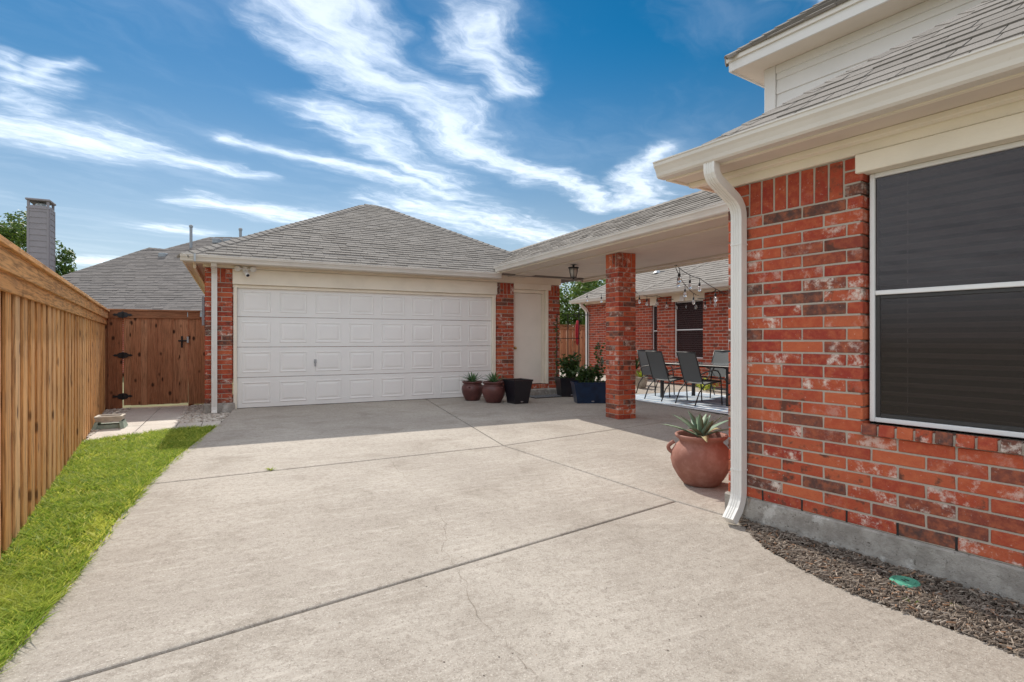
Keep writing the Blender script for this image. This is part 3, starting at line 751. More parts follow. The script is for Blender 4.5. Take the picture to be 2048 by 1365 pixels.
joined_tabs('shingles', tabs((BU1+.02,BV0,BZ-.01), (0,1,0), (-bc,0,bs), (bs,0,bc), lambda t: 0, lambda t: BV1-BV0, 1.2/bc, .132, .14, .42), br, M_SHINGLE)
caps((BUR,BV1,BZR), (BUR,BV0,BZR), (-bs,0,bc), (bs,0,bc), br, M_SHINGLE)
MB().box(BU0+.026, BU1-.03, BV0, -.02, 2.575, 2.59).box(5.46, BU1-.03, -.018, .0, 2.575, 2.59).build('ceiling', M_SOFFIT, br)
MB().box(BU0, BU0+.024, BV0, -.30, 2.568, 2.69).build('fascia', M_TRIM, br)
MB().box(BU1-.028, BU1, BV0, .1, 2.53, 2.69).build('fascia', M_TRIM, br)
MB().cbox(5.70, 6.09, BV0, -.02, 2.552, 2.574, .003).build('beam_trim', M_SOFFIT, br)
MB().cbox(7.42, 7.52, BV0, -.02, 2.54, 2.574, .003).build('beam_trim', M_SOFFIT, br)
for vv in (-1.2, -2.4, -4.9, -6.1): MB().box(6.10, 7.41, vv, vv+.012, 2.5715, 2.5745).build('ceiling_joint', M_TRIM, br)
gutter(br, (BU0-.002, BV0, 2.585), (BU0-.002, -.44, 2.585), (-1,0,0))
gutter(br, (BU1+.002, BV0, 2.585), (BU1+.002, .3, 2.585), (1,0,0))
CU0, CV0, CS = 5.735, -3.80, .335
colm = MB().box(CU0+.007, CU0+CS-.007, CV0+.007, CV0+CS-.007, -.07, 2.551).build('brick_column', M_MORTAR, br)
cz0 = -.035; cc = (2.551-cz0)/34; wb = .092
for k in range(31):
    z = cz0+cc*(k+.5); l = CS-wb-.0105; h = cc-.0095; f = k % 2
    # front, right, back, left: pinwheel
    def cx(a, b): return (a+b)/2
    if f == 0:
        put_brick(colm, CU0+(CS-wb)/2-.003, CV0, z, l, h, 0, wb)
        put_brick(colm, CU0+CS, CV0+(CS-wb)/2-.003, z, l, h, R(90), wb)
        put_brick(colm, CU0, CV0+CS-(CS-wb)/2+.003, z, l, h, R(-90), wb)
    else:
        put_brick(colm, CU0+CS-(CS-wb)/2+.003, CV0, z, l, h, 0, wb)
        put_brick(colm, CU0+CS, CV0+CS-(CS-wb)/2+.003, z, l, h, R(90), wb)
        put_brick(colm, CU0, CV0+(CS-wb)/2-.003, z, l, h, R(-90), wb)
    put_brick(colm, CU0+CS-(CS-wb)/2+.003 if f == 0 else CU0+(CS-wb)/2-.003, CV0+CS, z, l, h, R(180), wb)
for i in range(4):
    w = CS/4; z = cz0+cc*32.5
    put_brick(colm, CU0+w*(i+.5), CV0, z, w-.010, cc*3-.0105, 0, .078)
    if i: put_brick(colm, CU0, CV0+w*(i+.5), z, w-.010, cc*3-.0105, R(-90), .06)
    if i: put_brick(colm, CU0+CS, CV0+w*(i+.5), z, w-.010, cc*3-.0105, R(90), .06)

# ------------------------------------------------------------------ house on the right
ho = thing('brick_house', 'two storey red brick house on the right with screened window and lap siding', 'house', (OH.x, OH.y, 0), A_H)
HC = .0771; HZ0 = .115; HL = .265; HT = HZ0+HC*28
WS0, WS1, WZ0, WZ1 = .89, 1.93, .745, 2.165; SE = 3.1
# backing walls (mortar face), foundation
fw = MB().box(.02, WS0-.02, .005, .12, HZ0, HT).box(WS0-.02, WS1+.02, .006, .12, HZ0, HZ0+HC*7-.003).box(WS1+.02, SE+3, .005, .12, HZ0, HT).box(WS0-.006, WS1+.006, .03, .12, WZ1+.02, HT).build('front_wall', M_MORTAR, ho)
SILL = HZ0+HC*7
def hfn(a, b, k):
    z = HZ0+HC*k; top = k >= 25
    if top: return False
    if a >= WS0-.01 and b <= WS1+.01 and z > WZ0-.14: return False
    return True
for k in range(25):
    z0 = HZ0+HC*k
    if z0 < SILL-.10 or z0 < SILL-.5*HC: seg = [(0, SE)]
    else: seg = [(0, WS0), (WS1, SE)]
    for a, b in seg:
        if (a, b) == (0, SE): courses(fw, a, b, z0, 1, HC, HL, ph=k % 2)
        elif a == 0: courses(fw, a, b, z0, 1, HC, HL, ph=k % 2)
        else: courses(fw, a, b, z0, 1, HC, HL, ph=k % 2)
zs = HZ0+HC*25
for k in range(3):
    put_brick(fw, .085, 0, zs+HC*(k+.5), .17-.0105, HC-.0112)
    put_brick(fw, WS0-.055, 0, zs+HC*(k+.5), .11-.0105, HC-.0112)
    for q_ in range(4): put_brick(fw, WS1+.135+q_*HL, 0, zs+HC*(k+.5), HL-.0105, HC-.0112)
soldiers(fw, .17, WS0-.11, zs, HC*3, w=.087)
# rowlock sill
nr_ = 12; rw = (WS1-WS0+.02)/nr_
for i in range(nr_):
    o = link('sill_brick', brick_mesh(rw-.011, .066, .135), fw, (WS0-.01+rw*(i+.5), -.022+random.uniform(-.002, .002), SILL+.033), (R(-9)+random.uniform(-.02, .02), random.uniform(-.015, .015), random.uniform(-.01, .01)))
MB().box(WS0-.01, WS1+.01, -.010, .12, SILL-.002, SILL+.052).build('sill_mortar', M_MORTAR, fw)
for i in range(1, 11): 
    x = HL*i if True else 0
    MB().box(x-.0065, x+.0065, .0035, .05, HZ0+.002, HZ0+HC-.006).build('weep_hole', M_BLACK, fw)
fd = MB()
n = 60
for i in range(n):
    pass
prof = [(-.006,-.20), (.16,-.20), (.16,HZ0-.002), (.0,HZ0-.002), (-.012,HZ0-.012)]
fd.prism(prof, lambda p, e: (SE+3 if e else -.015, p[0], p[1])).build('foundation', M_FOUND, ho, fix=True)
MB().box(.004, .10, .125, 2.4, HZ0, HT).build('side_wall', M_BRICK_Y, ho)
MB().box(-.01, .11, .165, 2.4, -.2, HZ0-.003).build('foundation', M_FOUND, ho)
# eaves of the wing
SO = 2.365; EX = -.30; EY = -.30; ZEH = 2.462
MB().cbox(-.02, SE+3, -.022, .05, HT+.002, SO-.001, .003).build('frieze_board', M_TRIM, ho)
MB().cbox(-.020, .05, .052, 2.45, HT+.002, SO-.001, .003).build('frieze_board', M_TRIM, ho)
MB().box(EX+.02, SE+3, EY+.026, -.0, SO, SO+.012).box(EX+.02, .0, .001, 2.45, SO, SO+.012).build('soffit', M_SOFFIT, ho)
MB().cbox(EX+.03, SE+3, -.085, -.024, SO-.034, SO-.001, .004).build('bed_moulding', M_TRIM, ho)
MB().box(EX, SE+3, EY, EY+.025, SO-.012, ZEH).build('fascia', M_TRIM, ho)
MB().box(EX, EX+.019, EY+.026, 2.45, SO-.012, ZEH).build('fascia', M_TRIM, ho)
gutter(ho, (EX-.012, EY-.001, SO-.004), (SE+3, EY-.001, SO-.004), (0,-1,0))
# board over the window
MB().cbox(WS0-.035, WS1+.035, -.030, .07, WZ1-.0, HT-.001, .004).build('window_header', M_TRIM, ho)
# window
win = MB()
def frame(mb, x0, x1, z0, z1, w, y0, y1):
    mb.cbox(x0, x0+w, y0, y1, z0, z1, .003).cbox(x1-w, x1, y0, y1, z0, z1, .003)
    mb.cbox(x0+w+.0005, x1-w-.0005, y0+.001, y1-.001, z0, z0+w, .003).cbox(x0+w+.0005, x1-w-.0005, y0+.001, y1-.001, z1-w, z1, .003)
frame(win, WS0+.008, WS1-.008, WZ0-.02, WZ1-.002, .026, .052, .10)
win.cbox(WS0+.036, WS1-.036, .054, .085, 1.458, 1.484, .003)
wo_ = win.build('window', M_WHITE, ho)
ins = MB(); frame(ins, WS0+.036, WS1-.036, WZ0+.008, 1.456, .022, .064, .09); ins.build('lower_sash', M_DARKF, wo_)
for a, b in ((WZ0+.03, 1.456), (1.486, WZ1-.03)):
    MB().box(WS0+.034, WS1-.034, .070, .0725, a, b).build('pane', M_SCREEN, wo_)
MB().box(WS0-.10, WS1+.1, .34, .36, WZ0-.1, WZ1+.1).box(WS0-.1, WS0-.08, .13, .34, WZ0-.1, WZ1+.1).box(WS1+.08, WS1+.1, .13, .34, WZ0-.1, WZ1+.1).box(WS0-.1, WS1+.1, .13, .34, WZ0-.12, WZ0-.1).build('dark_interior', M_DARK, ho)
sl = MB().cbox(-(WS1-WS0)/2+.03, (WS1-WS0)/2-.03, -.023, .023, -.0012, .0012, .0005).mesh('blind_slat', M_BLIND)
z = WZ0+.03
while z < WZ1-.02:
    link('blind_slat', sl, wo_, ((WS0+WS1)/2, .135, z), (R(-33)+random.uniform(-.05, .05), random.uniform(-.003, .003), 0)); z += .056
for xx in (WS0+.18, WS1-.18): MB().tube([(xx,.108,WZ0), (xx,.108,WZ1)], .002, 5).build('blind_cord', M_BLIND, wo_)
# wing roof: front slope and hip to the left
PT = .66; hth = math.atan(PT); hc, hs = math.cos(hth), math.sin(hth); RM = 2.5-EY
EXR = EX-.02
ngon('roof_deck', [(EXR,EY,ZEH), (SE+3,EY,ZEH), (SE+3,2.5,ZEH+PT*RM), (EXR+RM,2.5,ZEH+PT*RM)], M_SHINGLE, ho, .03)
ngon('roof_deck', [(EXR,EY,ZEH), (EXR+RM,2.5,ZEH+PT*RM), (EXR,2.5,ZEH)], M_SHINGLE, ho, .03)
nHF = (0,-hs,hc); nHL = (-hs,0,hc)
tb = tabs((EXR,EY-.03,ZEH-.014), (1,0,0), (0,hc,hs), nHF, lambda t: t*hc, lambda t: SE+3-EXR, RM/hc, .165, .13, .36, .009, .008)
rest = []; near = []
for t_ in tb:
    c = t_[2]; w = H(c.x, c.y)
    px = 1024+FPX*w.x/w.y if w.y > .3 else 9999; py = HZ-FPX*(c.z-CAMH)/max(w.y, .3)
    (near if (px < 2250 and py > -160) else rest).append(t_)
near = near[:290]
for vs, fs, c, t in near: MB().add(vs, fs, t).build('shingle', M_SHINGLE, ho)
joined_tabs('shingles', rest+tb[len(near)+len(rest):], ho, M_SHINGLE)
joined_tabs('shingles', tabs((EXR-.03,2.5,ZEH-.014), (0,-1,0), (hc,0,hs), nHL, lambda t: 0, lambda t: 2.8-t*hc, 2.8/hc, .165, .13, .36), ho, M_SHINGLE)
caps((EXR,EY,ZEH), (EXR+RM,2.5,ZEH+PT*RM), nHF, nHL, ho, M_SHINGLE, .15, .14, objs=True, lift=.6)
# downspout
DS = .118
spout(ho, [(DS,EY-.045,SO+.0), (DS,EY-.045,SO-.035), (DS,EY-.042,SO-.060), (DS,EY-.028,SO-.085), (DS,EY-.005,SO-.106), (DS,-.115,SO-.200), (DS,-.082,SO-.226), (DS,-.058,SO-.258), (DS,-.046,SO-.295), (DS,-.044,SO-.33), (DS,-.044,.17), (DS,-.047,.13), (DS,-.058,.09), (DS,-.085,.04), (DS,-.15,-.03)], (1,0,0), .082, .062)
for zz_ in (.30, 1.85): MB().box(DS-.043, DS+.043, -.078, -.006, zz_, zz_+.010).build('downspout_strap', M_SPOUT, ho)
# main body: brick below, lap siding above, set back
MX, MY = -1.2, 2.5; SO2 = 4.30
MB().box(MX, 6, MY, 9, -.2, 2.6).build('rear_body', M_BRICK_X, ho)
MB().box(MX+.03, 6, MY+.03, 9, 2.6, SO2).build('upper_wall', M_SIDING, ho)
EXPO = .162; z = SO2-EXPO
while z > 2.3:
    MB().add([(MX+.115,MY-.004,z), (6,MY-.004,z), (6,MY+.012,z+EXPO+.012), (MX+.115,MY+.012,z+EXPO+.012), (MX+.115,MY+.04,z), (6,MY+.04,z), (6,MY+.04,z+EXPO+.012), (MX+.115,MY+.04,z+EXPO+.012)],
             [(0,1,2,3), (4,7,6,5), (0,4,5,1), (3,2,6,7), (0,3,7,4), (1,5,6,2)]).build('siding_board', M_SIDING, ho)
    z -= EXPO
MB().cbox(MX-.02, MX+.11, MY-.02, MY+.05, 2.3, SO2, .004).build('corner_board', M_SIDING, ho)
MB().cbox(MX+.112, 6, MY-.018, MY+.04, SO2-.09, SO2-.002, .004).build('frieze_board', M_SIDING, ho)
E2X, E2Y, Z2 = MX-.26, MY-.34, 4.45
MB().box(E2X+.02, 6, E2Y+.02, MY+.1, SO2, SO2+.014).box(E2X+.02, MX+.1, MY+.101, 9, SO2, SO2+.014).build('soffit', M_SOFFIT, ho)
MB().box(E2X, 6, E2Y-.002, E2Y+.019, SO2-.015, Z2).box(E2X-.001, E2X+.019, E2Y+.0195, 9, SO2-.015, Z2).build('fascia', M_SIDING, ho)
MB().box(E2X-.02, 6, E2Y-.024, E2Y-.003, SO2+.09, Z2+.004).build('fascia', M_GUTTER, ho)
RM2 = 3.0
ngon('roof_deck', [(E2X-.02,E2Y-.03,Z2), (6,E2Y-.03,Z2), (6,E2Y+RM2,Z2+.72*RM2), (E2X+RM2,E2Y+RM2,Z2+.72*RM2)], M_SHINGLE, ho, .03)
ngon('roof_deck', [(E2X-.02,E2Y-.03,Z2), (E2X+RM2,E2Y+RM2,Z2+.72*RM2), (E2X-.02,E2Y+2*RM2,Z2)], M_SHINGLE, ho, .03)
t2 = math.atan(.72); c2, s2 = math.cos(t2), math.sin(t2)
joined_tabs('shingles', tabs((E2X-.03,E2Y-.045,Z2-.01), (1,0,0), (0,c2,s2), (0,-s2,c2), lambda t: t*c2, lambda t: 6-E2X, RM2/c2, .13, .16, .42), ho, M_SHINGLE)
caps((E2X-.02,E2Y-.03,Z2), (E2X+RM2,E2Y+RM2,Z2+.72*RM2), (0,-s2,c2), (-s2,0,c2), ho, M_SHINGLE)

# ------------------------------------------------------------------ courtyard wing of the house (beyond the breezeway)
cw = thing('courtyard_wing', 'red brick wing behind the patio table with two screened windows and hip roofs', 'house wing', (OG.x, OG.y, 0), A_G)
BX, AX = 10.85, 11.40                         # wall planes (u) of the nearer and the farther part
WB0, WB1 = -.562, .448                        # window of the nearer part along v
def wall_y(u, v0, v1, z0, z1, holes, name, m=None):
    """wall facing -u from v0 to v1 with rectangular holes (va, vb, za, zb)"""
    mb = MB(); hs_ = sorted(holes); v = v0
    for va, vb, za, zb in hs_:
        mb.box(u, u+.12, v, va, z0, z1); mb.box(u, u+.12, va, vb, z0, za); mb.box(u, u+.12, va, vb, zb, z1); v = vb
    mb.box(u, u+.12, v, v1, z0, z1)
    return mb.build(name, m or M_BRICK_Y, cw)
wall_y(BX, -6, 1.10, .05, 2.36, [(WB0, WB1, .73, 2.2)], 'wall')
MB().box(BX+.121, AX+.2, 1.0, 1.10, .05, 2.36).build('wall', M_BRICK_X, cw)
wall_y(AX, 1.10, 5.35, .05, 2.42, [(1.22, 1.95, .73, 2.2)], 'wall')
MB().box(AX+.121, AX+6, 5.25, 5.349, .05, 2.42).build('wall', M_BRICK_X, cw)
def wing_window(u, v0, v1, z0, z1):
    f = MB(); w = .03
    for a, b in ((v0, v0+w), (v1-w, v1)): f.box(u+.045, u+.09, a, b, z0, z1)
    zm = (z0+z1)/2-.02
    for a, b in ((z0, z0+w), (zm, zm+.028), (z1-w, z1)): f.box(u+.046, u+.089, v0+w, v1-w, a, b)
    o = f.build('window', M_WHITE, cw)
    MB().box(u+.066, u+.069, v0+w, v1-w, z0+w, zm).build('pane', M_SCREEN, o)
    MB().box(u+.066, u+.069, v0+w, v1-w, zm+.028, z1-w).build('pane', M_SCREEN, o)
    MB().box(u+.30, u+.32, v0-.3, v1+.3, z0-.2, z1+.2).build('dark_interior', M_DARK, cw)
    z = z0+.06
    while z < z1-.05:
        MB().box(u+.112, u+.118, v0+.01, v1-.01, z, z+.04).build('blind_slat', M_BLIND, o); z += .055
wing_window(BX, WB0, WB1, .73, 2.2); wing_window(AX, 1.22, 1.95, .73, 2.2)
MB().cbox(BX-.03, BX+.08, WB0-.06, WB1+.06, 2.20, 2.37, .004).build('window_header', M_TRIM, cw)
MB().cbox(AX-.03, AX+.08, 1.16, 2.0, 2.20, 2.42, .004).build('window_header', M_TRIM, cw)
MB().box(BX-.02, BX+.03, -6, 1.12, 2.371, 2.44).box(AX-.02, AX+.03, 1.12, 5.37, 2.421, 2.48).build('frieze_board', M_TRIM, cw)
GBU, GBV = 10.47, 1.50; GAU, GAV = 11.05, 5.70
def hip(u0, v0, ze, pitch, run, vend, m=M_SHINGLE, tag_=''):
    """hip roof with its eave along u0 from v0 (far corner) towards -v, and a return along +u at v0"""
    t = math.atan(pitch); c, s = math.cos(t), math.sin(t); zr = ze+pitch*run
    ngon('roof_deck', [(u0,v0,ze), (u0+run,v0-run,zr), (u0+run,vend,zr), (u0,vend,ze)], m, cw, .03)
    ngon('roof_deck', [(u0,v0,ze), (u0+2*run,v0,ze), (u0+run,v0-run,zr)], m, cw, .03)
    joined_tabs('shingles', tabs((u0-.02,v0,ze-.01), (0,-1,0), (c,0,s), (-s,0,c), lambda x: x*c, lambda x: v0-vend, run/c, .14, .14, .42, .013), cw, m)
    joined_tabs('shingles', tabs((u0+2*run,v0+.02,ze-.01), (-1,0,0), (0,-c,s), (0,s,c), lambda x: x*c, lambda x: 2*run-x*c, run/c, .14, .14, .42), cw, m)
    caps((u0,v0,ze), (u0+run,v0-run,zr), (-s,0,c), (0,s,c), cw, m, .16, .14)
    MB().box(u0+.03, u0+.45, vend, v0-.03, ze-.10, ze-.085).build('soffit', M_SOFFIT, cw)
    MB().box(u0, u0+.02, vend, v0-.02, ze-.11, ze).build('fascia', M_TRIM, cw)
    gutter(cw, (u0-.001, v0, ze-.105), (u0-.001, vend, ze-.105), (-1,0,0))
hip(GBU, GBV, 2.52, .58, 3.2, -6.0)
hip(GAU, GAV, 2.57, .62, 4.4, -6.0)
MB().box(BX-.09, BX-.015, -1.52, -1.43, .05, 2.42).build('downspout', M_SPOUT, cw)
spout(cw, [(AX-.33,5.18,2.46), (AX-.30,5.18,2.38), (AX-.12,5.18,2.24), (AX-.055,5.18,2.14), (AX-.05,5.18,.15), (AX-.10,5.18,.06)], (0,1,0), .10, .08)
pp = G(12.2, 2.9); MB().tube([(12.2,2.6,3.0), (12.2,2.6,3.55)], .04, 10).lathe([(.13,0),(.09,.05),(.045,.12)], 12, (12.2,2.6,3.27)).build('vent_pipe', M_STEEL, cw)
MB().cbox(BX-.09, BX-.035, .02, .16, 2.20, 2.35, .01).build('flood_light', M_WHITE, cw)

# ------------------------------------------------------------------ neighbour's house over the gate
nb = thing('neighbour_house', 'neighbouring house with grey shingle hip roof rising behind the wooden gate', 'house', (-15, 24, -.16), 0)
def N(x, y, z): return (x+15, y-24, z+.16)
NP = .6; nt = math.atan(NP); nc, ns_ = math.cos(nt), math.sin(nt)
E0 = (-20.6, 22.0, 2.28)
pts = [(-20.6,22), (-20.5,25.02), (-18.5,28), (-16.9,27.7), (-8,27.7), (-8,22)]
ngon('roof_deck', [N(x, y, 2.28+NP*(y-22)) for x, y in pts], M_SHINGLE2, nb, .05)
def nleft(t):
    y = 22+t*nc
    if y < 25.02: return .1*(y-22)/3.02
    return .1+2.0*(y-25.02)/2.98
joined_tabs('shingles', tabs(N(-20.6,21.97,2.27), (1,0,0), (0,nc,ns_), (0,-ns_,nc), nleft, lambda t: 12.6, 5.7/nc, .17, .2, .6, .02), nb, M_SHINGLE2)
ngon('roof_deck', [N(-20.5,25.02,4.09), N(-20.5,31,4.09), N(-16.9,30,5.6), N(-16.9,27.7,5.70), N(-18.5,28,5.88)], M_SHINGLE2, nb, .05)
caps(N(-20.5,25.02,4.09), N(-18.5,28,5.88), (0,-ns_,nc), (-ns_,0,nc), nb, M_SHINGLE2, .3, .16)
caps(N(-18.5,28,5.88), N(-16.9,27.7,5.70), (0,-ns_,nc), (0,ns_,nc), nb, M_SHINGLE2, .3, .16)
# higher roof at the back
ngon('roof_deck', [N(-21.4,28.2,4.89), N(-17.6,32,7.17), N(-12,32,7.17), N(-8,28.2,4.89)], M_SHINGLE2, nb, .05)
ngon('roof_deck', [N(-21.4,28.2,4.89), N(-21.4,36,4.89), N(-17.6,32,7.17)], M_SHINGLE2, nb, .05)
joined_tabs('shingles', tabs(N(-21.4,28.18,4.88), (1,0,0), (0,nc,ns_), (0,-ns_,nc), lambda t: t*nc, lambda t: 13.4-t*nc, 3.8/nc, .17, .2, .6, .02), nb, M_SHINGLE2)
caps(N(-21.4,28.2,4.89), N(-17.6,32,7.17), (0,-ns_,nc), (-ns_,0,nc), nb, M_SHINGLE2, .3, .16)
MB().box(*[a for a in (-20.3+15, -8+15)], 22.4-24, 33-24, .0, 2.35).build('wall', M_BRICK_X, nb)
MB().box(-20.6+15, -8+15, 21.9-24, 21.98-24, 2.27, 2.42).build('gutter', M_GREYBOX, nb)
for px, py, h, Y in ((382, 490, 1.05, 30.6), (481, 478, .55, 31)):
    p = at_y(px, py, Y); q = N(*p); MB().tube([(q[0],q[1],q[2]-.6), (q[0],q[1],q[2]+h)], .075, 10).lathe([(.10,0),(.10,.10),(.05,.14)], 10, (q[0],q[1],q[2]+h-.08)).build('vent_pipe', M_GREYBOX, nb)
for px, py, Y in ((328, 514, 27.2), (434, 484, 30.6), (455, 484, 30.8)):
    q = N(*at_y(px, py, Y)); MB().cbox(q[0]-.17, q[0]+.17, q[1]-.2, q[1]+.2, q[2]-.12, q[2]+.17, .03).box(q[0]-.15, q[0]+.15, q[1]-.215, q[1]-.204, q[2]-.08, q[2]+.10).build('roof_vent', M_GREYBOX, nb)

# chimney stack beyond the fence
cpos = at_y(76, 680, 28.0)
ch = thing('chimney_stack', 'tall mauve grey chimney clad in lap boards beyond the left fence', 'chimney', (cpos.x, 28.0, -.16), A_G)
cwid, cdep, ctop = .88, .98, 8.55
MB().box(-cwid/2, cwid/2, 0, cdep, 0, ctop-.45).build('core', M_CHIM, ch)
z = 4.0; k = 0
while z < ctop-.5:
    e_ = .30
    MB().add([(-cwid/2+.09,-.03,z), (cwid/2-.09,-.03,z), (cwid/2-.09,-.012,z+e_), (-cwid/2+.09,-.012,z+e_), (-cwid/2+.09,-.002,z), (cwid/2-.09,-.002,z)], [(0,1,2,3), (4,5,1,0), (4,0,3), (5,2,1)]).build('siding_board', M_CHIM, ch)
    MB().add([(cwid/2+.03,.09,z), (cwid/2+.03,cdep-.09,z), (cwid/2+.012,cdep-.09,z+e_), (cwid/2+.012,.09,z+e_), (cwid/2+.002,.09,z), (cwid/2+.002,cdep-.09,z)], [(0,1,2,3), (4,5,1,0), (4,0,3), (5,2,1)]).build('siding_board', M_CHIM, ch)
    z += e_
cb = MB()
for x, y in ((-cwid/2, -.035), (cwid/2-.088, -.035)): cb.box(x, x+.088, y, y+.04, 2, ctop-.45)
for y in (.0, cdep-.088): cb.box(cwid/2-.001, cwid/2+.036, y, y+.088, 2, ctop-.45)
cb.build('corner_board', M_CHIM, ch)
cp = MB().cbox(-cwid/2-.06, cwid/2+.06, -.07, cdep+.06, ctop-.10, ctop, .02)
for x in (-cwid/2, cwid/2-.1):
    for y in (0, cdep-.1): cp.box(x, x+.1, y, y+.1, ctop-.45, ctop-.099)
cp.cbox(-cwid/2-.03, cwid/2+.03, -.04, cdep+.03, ctop-.52, ctop-.449, .01).build('chimney_cap', M_CHIM, ch)
MB().tube([(0,cdep/2,ctop-.46), (0,cdep/2,ctop-.16)], .2, 14).build('flue', M_STEEL, ch)

# ------------------------------------------------------------------ fence
FD = Vector((-.5476, .8368, 0)); F0 = Vector((-2.92, 3.13, 0))
fn_ = thing('wooden_fence', 'tall orange cedar board-on-board fence along the lawn, capped with a rail', 'fence', (F0.x, F0.y, -.095), math.atan2(FD.y, FD.x))
FT0, FT1 = -.92, 8.16; FZT = 1.72
t = FT0; i = 0
while t < FT1-.05:
    w = .140+random.uniform(-.003, .003); dz_ = random.uniform(-.006, .006)
    o = MB().cbox(-w/2, w/2, -.018, 0, random.uniform(0, .03), FZT-.005, .003, 0, .001).build('board', M_FENCE, fn_, loc=(t, random.uniform(-.003, .001), 0)); o.rotation_euler = (0, random.uniform(-.003, .003), random.uniform(-.012, .012))
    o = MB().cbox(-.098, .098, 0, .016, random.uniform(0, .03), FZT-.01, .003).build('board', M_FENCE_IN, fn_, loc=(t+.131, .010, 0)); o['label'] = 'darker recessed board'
    t += .262; i += 1
t = FT0
while t < FT1:
    t1 = min(t+2.44, FT1)
    MB().cbox(t+.002, t1-.002, -.038, -.0185, FZT-.15, FZT-.03, .003).build('trim_board', M_FENCE_H, fn_)
    MB().cbox(t+.002, t1-.002, -.060, -.0385, FZT-.045, FZT+.075, .003).build('trim_board', M_FENCE_H, fn_)
    MB().cbox(t+.002, t1-.002, -.085, .085, FZT+.0755, FZT+.112, .004).build('cap_rail', M_FENCE_H, fn_)
    for zz_ in (.25, .9, 1.5): MB().box(t, t1, .02, .058, zz_, zz_+.089).build('rail', M_FENCE_H, fn_)
    MB().box(t+.02, t+.08, .059, .12, -.1, FZT).build('post', M_STEEL, fn_)
    t = t1

# gate across the side passage
gt = thing('wooden_gate', 'dark stained wooden gate with black strap hinges between fence and garage', 'gate', (OG.x, OG.y, -.07), A_G)
GV = 1.6
def gboards(u0, u1, n, z0, z1, mname='board'):
    w = (u1-u0)/n
    for i in range(n):
        a, b = u0+w*i, u0+w*(i+1); pr = -.017 if i % 2 else 0.0
        MB().cbox(-w/2-(.012 if i % 2 else -.002), w/2+(.012 if i % 2 else -.002), pr-.018, pr-.001, z0+random.uniform(0, .012), z1, .003).build(mname, M_GATE, gt, loc=((a+b)/2, GV, 0))
gboards(-1.69, -1.375, 3, .0, 1.70)
gboards(-1.360, -.350, 8, .055, 1.70)
gboards(-.338, -.07, 2, .03, 1.70)
MB().cbox(-1.70, -1.37, GV-.058, GV-.036, 1.67, 1.80, .003).cbox(-1.362, -.352, GV-.058, GV-.036, 1.67, 1.80, .003).cbox(-.340, -.14, GV-.058, GV-.036, 1.67, 1.80, .003).build('top_trim', M_GATE_H, gt)
MB().cbox(-1.72, -.14, GV-.075, GV+.07, 1.802, 1.832, .003).build('cap_rail', M_GATE_H, gt)
for zz_ in (.2, .95, 1.45): MB().box(-1.358, -.352, GV+.003, GV+.04, zz_, zz_+.089).build('rail', M_GATE_H, gt)
MB().box(-1.72, -1.63, GV+.003, GV+.09, -.1, 1.78).box(-.335, -.25, GV+.003, GV+.09, -.1, 1.78).build('post', M_GATE_H, gt)
HP = [(-.155,0), (-.12,.022), (-.085,.018), (-.06,.046), (-.02,.052), (-.006,.060), (.006,.060), (.02,.052), (.06,.046), (.085,.018), (.12,.022), (.155,0)]
HP = HP+[(x, -z) for x, z in HP[::-1][1:-1]]
for zz_ in (.235, .985, 1.725):
    y = GV-.036 if zz_ < 1.6 else GV-.060
    h_ = MB().prism(HP, lambda p, e: (-1.368+p[0], y-(.006 if e else .0005), zz_+p[1])).build('hinge', M_BLACK, gt, fix=True)
    MB().tube([(-1.368,y-.012,zz_-.062), (-1.368,y-.012,zz_+.062)], .009, 8).build('hinge_pin', M_BLACK, h_)
l_ = MB().cbox(-.455, -.425, GV-.045, GV-.035, 1.12, 1.34, .004).cbox(-.50, -.36, GV-.054, GV-.0455, 1.235, 1.265, .004).tube([(-.44,GV-.05,1.15), (-.44,GV-.085,1.17), (-.44,GV-.085,1.25), (-.44,GV-.05,1.27)], .008, 8).build('latch', M_BLACK, gt)
MB().cbox(-.36, -.325, GV-.06, GV-.036, 1.21, 1.33, .004).build('latch_catch', M_STEEL, gt)

# ------------------------------------------------------------------ side strip: lawn, paving, pebbles
LF = [F0+FD*t for t in (-3.2, 8.2)]
strip = MB(); q = [F0+FD*-3.5+Vector((-.6,-.3,0)), EDGE[-1]+ed*4.5+Vector((.25,0,0)), EDGE[-1]+Vector((.12,0,0)), EDGE[3]+Vector((.12,0,0)), EDGE[0]+Vector((.1,0,0)), G(0,.2), G(0,1.9), G(-2.1,1.9)]
strip.add([(p.x, p.y, ZL-.004) for p in q], [tuple(range(len(q)))])
tag(strip.build('lawn_soil', M_DIRT), kind='structure')
path = thing('paved_path', 'x', 'x', (OG.x, OG.y, ZL), A_G); del path['label'], path['category']; path['kind'] = 'structure'
def paver(u0, u1, v0, v1):
    o = MB().cbox(u0+.004, u1-.004, v0+.004, v1-.004, -.03, .022+random.uniform(0, .005), .004, 0, .001).build('paving_slab', M_PAVER, path)
    return o
for c_ in (0, 1):
    for r_ in range(6):
        paver(-1.22+.46*c_, -1.22+.46*(c_+1), 1.42-.61*(r_+1), 1.42-.61*r_)
paver(-.30, .02, -1.62, -1.01); paver(.02, .27, -1.62, -1.01)
peb = MB()
